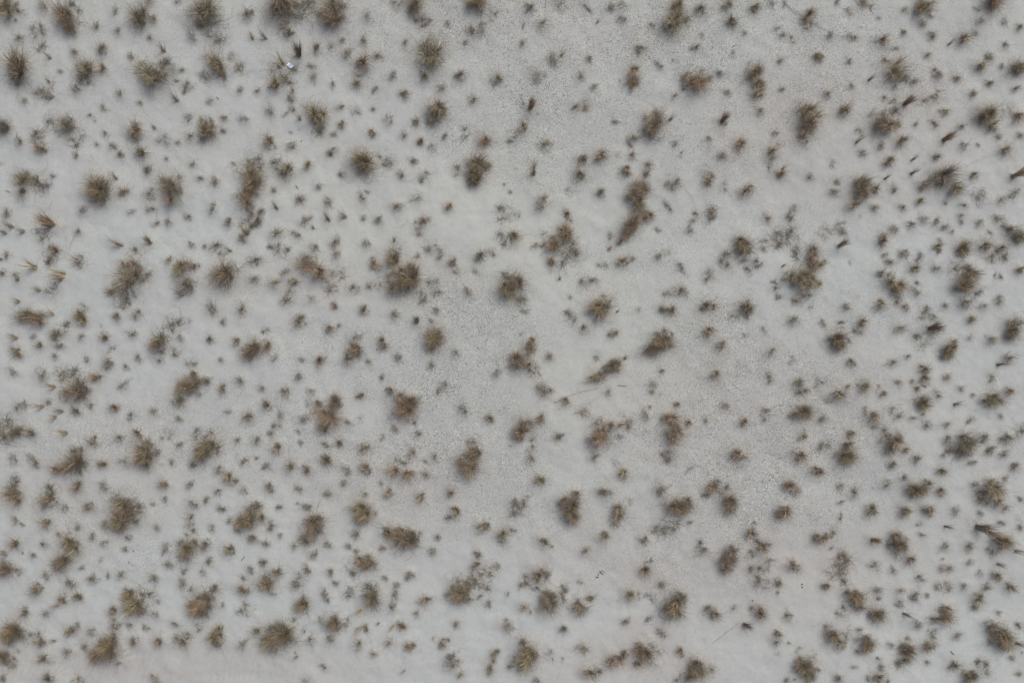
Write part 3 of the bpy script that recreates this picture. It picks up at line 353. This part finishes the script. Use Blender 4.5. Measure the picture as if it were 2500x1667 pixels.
def g_medium(g, c):
    pal = mixpal(g, c); n = int(g.integers(55, 100)); ph = lobed(g, n); side = g.uniform(0, 6.283)
    base = hubs(g, n, 2, .16) + np.stack([np.cos(ph), np.sin(ph)], -1) * arr(g, n, 0, .12)[:, None]
    big = 1 + .4 * np.cos(ph - side)
    a = ribbons(g, n, 7, base, ph, np.abs(g.normal(.38, .34, n)), arr(g, n, .7, 1.6) * big, arr(g, n, .6, 2.2), g.normal(0, 1.0, n), arr(g, n, .016, .034), pal)
    n = 26; ph = g.uniform(0, 6.283, n)
    d = ribbons(g, n, 4, hubs(g, n, 3, .14), ph, arr(g, n, .5, 1.5), arr(g, n, .15, .4), arr(g, n, 0, .8), g.normal(0, .8, n), arr(g, n, .02, .035), DARK)
    return join([a, d])
def g_mthatch(g, c):
    n = 60; ph = g.uniform(0, 6.283, n)
    a = ribbons(g, n, 8, hubs(g, n, 3, .28), ph, arr(g, n, .8, 1.5), arr(g, n, .4, 1.0), arr(g, n, 0, .9), g.normal(0, 2.8, n), arr(g, n, .014, .026), HAIR, .25)
    n = 16; ph = g.uniform(0, 6.283, n)
    b = ribbons(g, n, 12, hubs(g, n, 3, .3), ph, arr(g, n, 1.0, 1.5), arr(g, n, 1.0, 2.4), arr(g, n, .0, .6), g.normal(0, 4, n), arr(g, n, .016, .026), HAIR, .2)
    return join([a, b])
def g_small(g, c):
    pal = mixpal(g, c); out = []
    n = int(g.integers(14, 40)); main = g.uniform(0, 6.283); ph = np.where(g.random(n) < .65, main + g.normal(0, .9, n), g.uniform(0, 6.283, n))
    L = g.uniform(.8, 1.35); sp = g.uniform(.08, .26)
    out.append(ribbons(g, n, 8, hubs(g, n, int(g.integers(1, 4)), sp) + g.normal(0, .07, (n, 2)), ph, np.abs(g.normal(g.uniform(.2, .7), .4, n)), arr(g, n, .35, 1.3) * L, arr(g, n, .4, 2.4), g.normal(0, 2.0, n), arr(g, n, .018, .036), pal, .22))
    n = int(g.integers(26, 66)); ph = g.uniform(0, 6.283, n); off = g.normal(0, .22, 2)
    out.append(ribbons(g, n, 11, off + g.normal(0, .30, (n, 2)), ph, arr(g, n, .7, 1.45), arr(g, n, .5, 2.0), arr(g, n, .1, .8), g.normal(0, 4.2, n), arr(g, n, .014, .026), HAIR, .3))
    return join(out)
def g_wisp(g, c):
    n = 95; k = g.integers(3, 6)
    ph = np.where(g.random(n) < .5, g.uniform(0, 6.283) + g.normal(0, .8, n), g.uniform(0, 6.283, n))
    q = 16; p2 = g.uniform(0, 6.283, q)
    loops = ribbons(g, q, 16, g.normal(0, .5, (q, 2)), p2, arr(g, q, 1.3, 1.55), arr(g, q, 1.4, 3.2), arr(g, q, 0, .1), g.choice([-1, 1], q) * arr(g, q, 2, 5.5), arr(g, q, .012, .02), HAIR, .15)
    return join([loops, ribbons(g, n, 9, hubs(g, n, k, .36) + g.normal(0, .1, (n, 2)), ph, arr(g, n, 1.1, 1.57), arr(g, n, .35, 1.3), arr(g, n, -.1, .5), g.normal(0, 2.6, n), arr(g, n, .014, .03), HAIR + PAL[c], .25)])
def g_sheaf(g, c, n=120, wdt=.08, th=.5):
    ph = g.normal(0, .5, n)
    base = g.normal(0, wdt, (n, 2))
    a = ribbons(g, n, 5, base, ph, np.abs(g.normal(th, .17, n)), arr(g, n, .9, 1.75), arr(g, n, -.05, .45), g.normal(0, .12, n), arr(g, n, .018, .036), [tuple(v * 1.2 for v in q) for q in mixpal(g, c)], .03)
    m = max(8, n // 6); ph = g.uniform(0, 6.283, m)
    b = ribbons(g, m, 6, g.normal(0, wdt, (m, 2)), ph, arr(g, m, .4, 1.4), arr(g, m, .25, .7), arr(g, m, .2, 1.2), g.normal(0, 1.5, m), arr(g, m, .018, .03), PAL['g'])
    return join([a, b])
def g_spray(g, c): return g_sheaf(g, c, 30, .09, .55)
GEN = {'D': (g_dense, 9), 'm': (g_medium, 12), 's': (g_small, 26), 'w': (g_wisp, 14), 'L': (g_sheaf, 3), 'l': (g_spray, 6), 'T': (g_thatch, 7), 't': (g_mthatch, 7)}
NAMES = {'D': 'tussock_blades', 'm': 'tuft_blades', 's': 'tuft', 'w': 'wisps', 'L': 'sheaf', 'l': 'spray', 'T': 'thatch', 't': 'thatch'}
raw, meshes = {}, {}
def variant(k, c):
    fn, cnt = GEN[k]
    if k in 'Tt': c = 'g'
    v = rnd.randrange(cnt)
    key = (k, c, v)
    if key not in raw:
        raw[key] = fn(np.random.default_rng(abs(hash((ord(k), ord(c), v))) % 99991), c)
    return key
def mesh_of(key):
    if key not in meshes:
        V, F, C = raw[key]
        meshes[key] = mesh_from(NAMES[key[0]], V, F, 4, M_thatch if key[0] in 'Ttw' else M_blade, (('Col', 'FLOAT_COLOR', C),))
    return meshes[key]

def lean_angle(t):
    """sheaves lean away from the middle of the flat and a little north, with the wind"""
    return math.atan2(t['y'] * .09 + .42, t['x'] * .09) + rnd.gauss(0, .22)

# ---- which clumps belong to one plant
order = sorted((t for t in tufts if t['k'] in 'DL'), key=lambda t: -t['r'])
for t in tufts: t['own'] = None; t['kids'] = []
for s in order:
    if s['own'] is not None: continue
    if s['k'] == 'L': continue
    for t in tufts:
        if t is s or t['own'] is not None or t['kids'] or t['k'] not in 'Dmw': continue
        if t['k'] == 'D' and t['r'] > s['r']: continue
        d = math.hypot(t['x'] - s['x'], t['y'] - s['y'])
        if d < {'D': .80, 'm': .75, 'w': .85}[t['k']] * s['r'] + .15 * t['r']:
            t['own'] = s; s['kids'].append(t)
top = [t for t in tufts if t['own'] is None]
tuss = [t for t in top if t['k'] in 'DL']
small = sorted((t for t in top if t['k'] in 'msl'), key=lambda t: -t['r'] * {'m': 1.25, 's': 1, 'l': 1}[t['k']])
ind = small[:295]; mass = small[295:]
litter_w = [t for t in top if t['k'] == 'w']
# faint strays between the plants, and the same growth carried on past the edges of the frame
gx = np.random.default_rng(77)
for _ in range(210):
    x, y = gx.uniform(-10.2, 10.2), gx.uniform(-6.8, 6.8)
    if gx.random() < .35 + .65 * (x > 0): litter_w.append(dict(x=x, y=y, r=gx.uniform(.035, .10), k='w', c='g', e=gx.uniform(1, 2), a=gx.uniform(0, 180)))
for _ in range(1500):
    x, y = gx.uniform(-19, 19), gx.uniform(-14, 14)
    if abs(x) < 10.9 and abs(y) < 7.5: continue
    k = gx.choice(['D', 'm', 's', 's', 's'])
    mass.append(dict(x=x, y=y, r={'D': gx.uniform(.15, .24), 'm': gx.uniform(.09, .15), 's': gx.uniform(.06, .11)}[k], k=k, c=gx.choice(['o', 'b', 'g']), e=gx.uniform(1, 1.4), a=gx.uniform(0, 180)))

ONES = 'zero one two three four five six seven eight nine ten eleven twelve thirteen fourteen fifteen sixteen seventeen eighteen nineteen'.split()
TENS = 'x x twenty thirty forty fifty sixty seventy eighty ninety'.split()
def word(n):
    if n < 20: return ONES[n]
    if n >= 100: return 'ninety-nine'
    return TENS[n // 10] + ('-' + ONES[n % 10] if n % 10 else '')
CW = {'o': 'olive', 'b': 'tan-brown', 'r': 'reddish', 'g': 'grey'}
used = set()
def label_for(t):
    X_ = word(min(99, max(0, int(t['px'] / 25)))); Y_ = word(min(99, max(0, int(t['py'] / 16.67))))
    if t['k'] == 'D':
        sz = 'huge' if t['r'] > .24 else 'large' if t['r'] > .19 else 'mid-sized'
        noun = 'bushy grass tussock' if t['e'] < 1.15 else 'elongated grass tussock'
    elif t['k'] == 'L': sz = 'slanting'; noun = 'sheaf of stiff grass'
    elif t['k'] == 'm': sz = 'compact' if t['r'] < .13 else 'full'; noun = 'grass tuft'
    elif t['k'] == 'l': sz = 'thin'; noun = 'leaning grass tuft'
    else: sz = 'small' if t['r'] < .1 else 'loose'; noun = 'curly grass tuft'
    rel = ''
    if t['k'] in 'msl':
        best = None
        for s in tuss:
            d = math.hypot(s['x'] - t['x'], s['y'] - t['y'])
            if d < s['r'] + t['r'] + .22 and (best is None or d < best[0]): best = (d, s)
        if best:
            s = best[1]; dx, dy = t['x'] - s['x'], t['y'] - s['y']
            rel = ('left of' if dx < 0 else 'right of') if abs(dx) > abs(dy) else ('above' if dy > 0 else 'below')
            rel = ' ' + rel + ' a bigger ' + ('tussock' if s['k'] == 'D' else 'sheaf')
    elif t['k'] == 'D' and t['kids']:
        if any(q['k'] == 'w' for q in t['kids']): rel = ' trailing grey litter'
    l = f"{sz} {CW[t['c']]} {noun}{rel}, {X_} percent across, {Y_} percent down"
    for extra in ('', ' upper one', ' lower one'):
        q = l if not extra else l.replace(f"{sz} ", f"{sz} {extra.split()[0]} ", 1)
        if q not in used: l = q; break
    used.add(l)
    return l
CUSTOM = [  # photo pixel, label
    (731, 138, 'slanting brown-green sheaf of stiff grass just above the white paper scrap'),
    (693, 162, 'leaning olive grass tuft directly left of the white paper scrap'),
    (133, 549, 'big golden-brown sheaf fanning to the upper left on smooth sand'),
    (2305, 343, 'dark reddish sheaf on bare sand pointing to the upper right'),
    (1762, 298, 'upright reddish sheaf alone on speckled shell sand'),
    (1296, 266, 'slim reddish sheaf with a dark base on speckled shell sand'),
    (368, 594, 'short red-brown sheaf alone on smooth sand below two round tussocks'),
    (1303, 428, 'short dark green sheaf alone near the middle of the top half'),
    (2269, 803, 'thick dark brown sheaf fanning to the right near the right edge'),
    (2383, 1285, 'long brown sheaf pointing down at a tussock by the right edge'),
    (1816, 1524, 'dark grey slanting sheaf with a beaded twig at its foot'),
]
def mylabel(t):
    for cx, cy, l in CUSTOM:
        if math.hypot(t['px'] - cx, t['py'] - cy) < 8 and l not in used:
            used.add(l); return l
    return label_for(t)
def place(o, t, zs=1.0, free=True):
    z = zat(t['x'], t['y'])
    o.location = (t['x'], t['y'], z - .004)
    r = t['r'] * SCL[t['k']]
    if t['k'] in 'Ll': o.rotation_euler = (0, 0, lean_angle(t)); o.scale = (r, r, r)
    else:
        e = math.sqrt(t['e']); o.rotation_euler = (0, 0, R(t['a'])); o.scale = (r * e, r / e, r * zs)

def child(name, key, par, rot, mat=None):
    o = bpy.data.objects.new(name, mesh_of(key)); COL.objects.link(o); o.parent = par
    o.rotation_euler = (0, 0, rot)
    return o
def plant(t, name, cat, group):
    if t['k'] in 'Dm':
        root = bpy.data.objects.new(name, None); COL.objects.link(root); place(root, t)
        root.empty_display_size = .1
        child('blades', variant(t['k'], t['c']), root, rnd.uniform(0, 6.28))
        th = child('dead_thatch', variant('T' if t['k'] == 'D' else 't', 'g'), root, rnd.uniform(0, 6.28)); th['label'] = 'grey curled dead blades round the foot'
        ra = R(t['a']); e = math.sqrt(t['e'])
        for q in t['kids']:
            # a further clump of the same plant, in the root's own axes
            dx, dy = q['x'] - t['x'], q['y'] - t['y']
            lx = (dx * math.cos(ra) + dy * math.sin(ra)) / (t['r'] * SCL[t['k']] * e); ly = (-dx * math.sin(ra) + dy * math.cos(ra)) / (t['r'] * SCL[t['k']] / e)
            o = child('dead_wisps' if q['k'] == 'w' else 'side_clump', variant(q['k'], q['c']), root, rnd.uniform(0, 6.28))
            o.location = (lx, ly, (zat(q['x'], q['y']) - zat(t['x'], t['y'])) / (t['r'] * SCL[t['k']]))
            s = q['r'] * SCL[q['k']] / (t['r'] * SCL[t['k']]); o.scale = (s, s, s)
            if q['k'] == 'D':
                o2 = child('dead_thatch', variant('T', 'g'), root, rnd.uniform(0, 6.28)); o2.location = o.location; o2.scale = o.scale
    else:
        root = bpy.data.objects.new(name, mesh_of(variant(t['k'], t['c']))); COL.objects.link(root); place(root, t)
    root['label'] = mylabel(t); root['category'] = cat; root['group'] = group
    return root
for t in tuss: plant(t, 'grass_tussock', 'grass tussock', 'grass tussocks across the sand')
for t in ind: plant(t, 'grass_tuft', 'grass tuft', 'grass tufts between the tussocks')

def massed(ts, name, mat, label):
    parts = []
    for t in ts:
        keys = [variant(t['k'], t['c'])] + ([variant('t', 'g')] if t['k'] == 'm' else [])
        for key in keys:
            V, F, C = raw[key]
            r = t['r'] * SCL[t['k']]; e = math.sqrt(t['e'])
            if t['k'] in 'Ll': a0, a1, e = 0, lean_angle(t), 1
            else: a0, a1 = rnd.uniform(0, 6.283), R(t['a'])
            x = V[:, 0] * math.cos(a0) - V[:, 1] * math.sin(a0); y = V[:, 0] * math.sin(a0) + V[:, 1] * math.cos(a0)
            x = x * r * e; y = y * r / e
            W = np.stack([x * math.cos(a1) - y * math.sin(a1) + t['x'], x * math.sin(a1) + y * math.cos(a1) + t['y'], V[:, 2] * r + zat(t['x'], t['y']) - .004], -1)
            parts.append((W, F, C))
    V, F, C = join(parts)
    o = bpy.data.objects.new(name, mesh_from(name, V, F, 4, mat, (('Col', 'FLOAT_COLOR', C),))); COL.objects.link(o)
    o['kind'] = 'stuff'; o['label'] = label; o['category'] = name.replace('_', ' ')
massed(mass, 'small_grass_tufts', M_blade, 'the many smallest curled grass tufts dotted over the sand')
massed(litter_w, 'dead_grass_litter', M_thatch, 'loose wisps of curled grey dead grass lying on the sand')

# ------------------------------------------------------------------ shell grit lying on the sand
def chips(name, n, size, mat, label, use_shell):
    g = np.random.default_rng(len(name) * 17)
    pts = []
    while len(pts) < n:
        x, y = g.uniform(-10.6, 10.6), g.uniform(-7.2, 7.2)
        i = np.searchsorted(xs, x); j = np.searchsorted(ys, y)
        if g.random() < use_shell * shell[i, j] + .05: pts.append((x, y, zat(x, y)))
    pts = np.array(pts); s = g.uniform(size[0], size[1], n) * (1 + (g.random(n) < .03) * 1.0)
    a = g.uniform(0, 6.283, n); k = 5
    V = np.zeros((n, k + 1, 3))
    for q in range(k):
        rr = s * g.uniform(.55, 1.1, n)
        V[:, q, 0] = pts[:, 0] + rr * np.cos(a + q * 6.283 / k); V[:, q, 1] = pts[:, 1] + rr * .75 * np.sin(a + q * 6.283 / k); V[:, q, 2] = pts[:, 2] - .001
    V[:, k, :2] = pts[:, :2]; V[:, k, 2] = pts[:, 2] + s * .6
    b = (np.arange(n) * (k + 1))[:, None]
    F = np.stack([np.concatenate([b + q, b + (q + 1) % k, b + k], 1) for q in range(k)], 1)
    o = bpy.data.objects.new(name, mesh_from(name, V.reshape(-1, 3), F, 3, mat)); COL.objects.link(o)
    o['kind'] = 'stuff'; o['label'] = label; o['category'] = name.replace('_', ' ')
chips('white_shell_chips', 5200, (.0016, .0042), flat('shell_white', (.82, .82, .80), .5, .08), 'white broken shell chips strewn over the speckled sand', 1)
chips('dark_shell_grit', 5200, (.0022, .006), flat('shell_dark', (.12, .115, .105), .8, .3), 'dark shell and stone grit strewn over the speckled sand', 1)

g = np.random.default_rng(404)
bx, by = [], []
while len(bx) < 14000:
    x, y = g.uniform(-10.5, 10.5), g.uniform(-7.1, 7.1)
    if g.random() < .10 + .9 * litter[np.searchsorted(xs, x), np.searchsorted(ys, y)]: bx.append(x); by.append(y)
n = len(bx)
V, F, C = ribbons(g, n, 3, np.zeros((n, 2)), g.uniform(0, 6.283, n), np.full(n, 1.54), g.uniform(.015, .08, n) * (1 + (g.random(n) < .06) * 1.8), np.zeros(n), g.normal(0, .9, n), g.uniform(.0015, .0035, n), PAL['b'] + PAL['g'] + DARK, .1, .003)
V = V.reshape(n, -1, 3) + np.array([(x, y, zat(x, y) + .002) for x, y in zip(bx, by)])[:, None, :]
o = bpy.data.objects.new('straw_bits', mesh_from('straw_bits', V.reshape(-1, 3), F, 4, M_thatch, (('Col', 'FLOAT_COLOR', C),))); COL.objects.link(o)
o['kind'] = 'stuff'; o['label'] = 'short broken bits of dry straw strewn round the grass'; o['category'] = 'straw bits'

# ------------------------------------------------------------------ single things
def tag(o, label, cat, group=None):
    o['label'] = label; o['category'] = cat
    if group: o['group'] = group
M_stem = flat('dead_stem', (.22, .19, .15), .85, .35)
M_dark = flat('dark_pellet', (.035, .033, .03), .8, .3)
def tube(path, rad, knots=0, seed=1):
    g = np.random.default_rng(seed)
    pts = []
    for i in range(len(path) - 1):
        (x0, y0, z0), (x1, y1, z1) = path[i], path[i + 1]
        m = max(2, int(math.hypot(x1 - x0, y1 - y0) / .05))
        for q in range(m): pts.append((x0 + (x1 - x0) * q / m + g.normal(0, .003), y0 + (y1 - y0) * q / m + g.normal(0, .003), z0 + (z1 - z0) * q / m))
    pts.append(path[-1]); pts = np.array(pts); n = len(pts)
    d = np.gradient(pts, axis=0); d /= np.linalg.norm(d, axis=1)[:, None] + 1e-9
    s = np.cross(d, (0, 0, 1)); s /= np.linalg.norm(s, axis=1)[:, None] + 1e-9; u = np.cross(s, d)
    V = np.zeros((n, 6, 3))
    for k in range(n):
        rr = rad * (1 - .5 * k / n) * (1.9 if knots and k % knots == 0 else 1)
        for q in range(6): V[k, q] = pts[k] + rr * (math.cos(q * 1.0472) * s[k] + math.sin(q * 1.0472) * u[k])
    i = np.arange(n * 6).reshape(n, 6)
    F = [(i[k, q], i[k, (q + 1) % 6], i[k + 1, (q + 1) % 6], i[k + 1, q]) for k in range(n - 1) for q in range(6)]
    return V.reshape(-1, 3), np.array(F)
def T(ox, oy, zx, zy, h=.0):
    x, y = P(ox + zx / 3.76, oy + zy / 3.76); return (x, y, zat(x, y) + h)
M_bark = flat('stick_bark', (.09, .08, .065))
stems = [
    ('dead_runner', [T(1500, 0, 1500, -60, .01), T(1500, 0, 1600, 50, .012), T(1500, 0, 1710, 140, .02), T(2000, 0, 10, 255, .014), T(2000, 0, 110, 300, .012), T(2000, 0, 285, 372, .012)], .007, 2, 'long knotted dead runner crossing the shell sand at the top right'),
    ('dead_stalk', [T(1000, 834, 1330, 560, .02), T(1000, 834, 1480, 490, .03), T(1000, 834, 1590, 455, .02), T(1000, 834, 1735, 428, .012)], .006, 4, 'straight dead stalk with a bent tip on smooth sand below the centre'),
    ('dead_stalk', [T(1000, 834, 1180, 695, .03), T(1000, 834, 1250, 630, .02)], .006, 0, 'short grey stalk sticking up from the right shoulder of a tussock'),
    ('dead_stalk', [T(2000, 0, 1330, 1525, .05), T(2000, 0, 1500, 1460, .03), T(2000, 0, 1660, 1400, .02)], .0035, 0, 'thin straight straw between two tussocks near the right edge'),
    ('dead_stalk', [T(0, 0, 838, 1430, .012), T(0, 0, 912, 1530, .012)], .005, 0, 'short straight straw lying alone on smooth sand, upper left'),
    ('dead_stalk', [T(0, 417, 490, 262, .03), T(0, 417, 475, 332, .01)], .004, 0, 'tiny upright straw above the big golden-brown sheaf'),
    ('dead_stalk', [T(0, 417, 690, 585, .02), T(0, 417, 640, 690, .02), T(0, 417, 612, 775, .01)], .005, 0, 'thin bent straw on bare sand right of the big golden-brown sheaf'),
    ('dead_stalk', [T(0, 417, 605, 600, .015), T(0, 417, 613, 775, .01)], .0035, 0, 'thin upright straw beside the bent straw'),
    ('dead_stalk', [T(0, 417, 1450, 345, .015), T(0, 417, 1432, 490, .01)], .005, 0, 'thin straw standing below a round tussock, left side'),
    ('wood_stick', [T(0, 417, 57, 182, .01), T(0, 417, 97, 202, .01)], .009, 0, 'short dark stick lying near the left edge'),
    ('wood_stick', [T(500, 417, 832, 133, .01), T(500, 417, 852, 162, .01)], .011, 0, 'short dark stick on smooth sand, upper middle left'),
    ('wood_stick', [T(500, 0, 117, 903, .01), T(500, 0, 137, 920, .01)], .009, 0, 'tiny dark stick beside a small tuft, upper left'),
    ('wood_stick', [T(500, 1250, 340, 438, .01), T(500, 1250, 372, 400, .01)], .009, 0, 'short dark stick slanting on smooth sand, lower left'),
    ('wood_stick', [T(500, 1250, 815, 1298, .01), T(500, 1250, 838, 1265, .01)], .008, 0, 'short dark stick just below the right foot of a huge tussock'),
    ('wood_stick', [T(2000, 1250, 1208, 1272, .01), T(2000, 1250, 1240, 1303, .01)], .009, 0, 'short dark stick on bare pale sand, lower right'),
    ('wood_stick', [T(1000, 1250, 1314, 1328, .01), T(1000, 1250, 1318, 1362, .01)], .009, 0, 'short dark stick near the bottom edge beside a curl of straw'),
    ('wood_stick', [T(1500, 834, 28, 403, .01), T(1500, 834, 122, 405, .01)], .006, 0, 'thin level straw on smooth sand right of the long dead stalk'),
    ('dead_runner', [T(1500, 1250, 900, 1205, .01), T(1500, 1250, 970, 1155, .015), T(1500, 1250, 1050, 1090, .02), T(1500, 1250, 1150, 1010, .03)], .006, 3, 'beaded dark twig running down from the dark grey sheaf, bottom'),
    ('dead_stalk', [T(1500, 417, 655, 170, .01), T(1500, 417, 712, 240, .03), T(1500, 417, 752, 345, .02), T(1500, 417, 765, 420, .01)], .005, 0, 'long bowed straw curving down between two curly tufts'),
    ('dead_stalk', [T(1500, 1250, 430, 460, .01), T(1500, 1250, 520, 370, .01)], .004, 0, 'thin slanting straw on shell sand, lower middle right'),
    ('dead_stalk', [T(1500, 1250, 870, 365, .02), T(1500, 1250, 1060, 355, .05)], .005, 0, 'level straw reaching from a small tuft to a brown tussock'),
    ('dead_stalk', [T(0, 834, 1480, 1110, .01), T(0, 834, 1528, 1190, .01)], .005, 0, 'short bent straw on grit between tussocks, lower left'),
    ('dead_stalk', [T(500, 0, 270, 75, .02), T(500, 0, 250, 165, .02), T(500, 0, 200, 220, .01)], .004, 0, 'bowed straw beside the tussock at the top left'),
    ('dead_stalk', [T(1000, 1250, 1345, 685, .01), T(1000, 1250, 1440, 685, .02), T(1000, 1250, 1465, 725, .02), T(1000, 1250, 1410, 755, .01), T(1000, 1250, 1330, 712, .01)], .0045, 0, 'loop of straw lying right of two tussocks near the bottom'),
]
for n_, (nm, path, rad, kn, lab) in enumerate(stems):
    V, F = tube(path, rad * (.36 if nm == 'dead_runner' else .5 if nm == 'dead_stalk' else .7), kn, n_)
    o = bpy.data.objects.new(nm, mesh_from(nm, V, F, 4, M_stem if 'wood' not in nm else M_bark, (), True)); COL.objects.link(o)
    tag(o, lab, {'dead_runner': 'twig', 'dead_stalk': 'straw', 'wood_stick': 'stick'}[nm])

# crumpled scrap of paper: two folded flaps, 1 mm thick, resting on the grass litter
px0, py0 = 710.5, 164
def pp(zx, zy, h):
    zx = 1390 + (zx - 1390) * 1.2; zy = 850 + (zy - 850) * 1.2
    x, y = P(640 + zx / 19.6, 120 + zy / 19.6); return (x, y, h)
zb = zat(*P(710, 164)) + .022
A = [pp(1235, 830, 0.01), pp(1340, 735, 0.03), pp(1440, 830, 0.045), pp(1400, 965, 0.0)]
B = [pp(1440, 830, 0.045), pp(1545, 840, 0.02), pp(1400, 965, 0.0)]
import bmesh
def slab(name, polys, mat, th=.0012):
    bm = bmesh.new()
    for poly in polys:
        vs = [bm.verts.new((x, y, z + zb)) for x, y, z in poly]
        bm.faces.new(vs)
    bmesh.ops.triangulate(bm, faces=bm.faces[:])
    bmesh.ops.subdivide_edges(bm, edges=bm.edges[:], cuts=2, use_grid_fill=True)
    for v in bm.verts: v.co.z += rnd.gauss(0, .002)
    ret = bmesh.ops.extrude_face_region(bm, geom=bm.faces[:])
    for e in ret['geom']:
        if isinstance(e, bmesh.types.BMVert): e.co.z -= th
    bmesh.ops.recalc_face_normals(bm, faces=bm.faces[:])
    m = bpy.data.meshes.new(name); bm.to_mesh(m); bm.free(); m.materials.append(mat)
    return m
root = bpy.data.objects.new('paper_scrap', slab('paper_scrap', [A], flat('paper', (.95, .93, .97), .6, .0))); COL.objects.link(root)
tag(root, 'bright white folded paper scrap caught in grass at the upper left', 'paper scrap')
fl = bpy.data.objects.new('folded_flap', slab('folded_flap', [B], flat('paper_flap', (.80, .92, .94), .6, .02))); COL.objects.link(fl); fl.parent = root
fl['label'] = 'pale blue-white folded corner'

# dark pellets
def pellet(px, py, s, lab, grp):
    bm = bmesh.new(); bmesh.ops.create_icosphere(bm, subdivisions=2, radius=1)
    for v in bm.verts: v.co *= 1 + rnd.uniform(-.15, .15)
    m = bpy.data.meshes.new('dark_pellet'); bm.to_mesh(m); bm.free(); m.materials.append(M_dark)
    x, y = P(px, py)
    o = bpy.data.objects.new('dark_pellet', m); COL.objects.link(o)
    o.location = (x, y, zat(x, y) + s * .5); o.scale = (s * 1.3, s * .85, s * .75); o.rotation_euler = (0, 0, rnd.uniform(0, 6))
    tag(o, lab, 'pellet', grp)
for zx, zy, lab in ((1720, 605, 'lowest left dark pellet of the ragged cluster on bare sand'), (1733, 607, 'lowest right dark pellet of the ragged cluster on bare sand'),
                    (1736, 582, 'dark pellet a little above the two lowest of the ragged cluster'), (1752, 557, 'upper left dark pellet of the ragged cluster'),
                    (1766, 547, 'topmost dark pellet of the ragged cluster'), (1762, 568, 'dark pellet in the middle of the ragged cluster'),
                    (1778, 577, 'lower right dark pellet of the ragged cluster'), (1786, 556, 'rightmost dark pellet of the ragged cluster')):
    pellet(1000 + zx / 3.76, 1250 + zy / 3.76, .012, lab, 'ragged cluster of dark pellets')
for zx, zy, lab in ((1729, 664, 'upper dark pellet of a close pair on speckled sand, lower right'), (1730, 692, 'lower dark pellet of a close pair on speckled sand, lower right')):
    pellet(1500 + zx / 3.76, 1250 + zy / 3.76, .013, lab, 'pair of pellets, lower right')
for (qx, qy, lab) in ((1838, 1466, 'single dark pellet on bare sand between small tufts at the lower right'), (734, 344, 'single dark pellet on smooth sand above a small tuft, upper left middle'),
                      (1244, 866, 'single dark pellet just above the left tussock near the centre'), (919, 854, 'single dark pellet on shell grit left of the centre'),
                      (326, 1345, 'upper dark pellet of a loose pair on grit, lower left'), (316, 1372, 'lower dark pellet of a loose pair on grit, lower left')):
    pellet(qx, qy, .011, lab, None)
print('tussocks', len(tuss), 'tufts', len(ind), 'mass', len(mass), 'litter', len(litter_w))
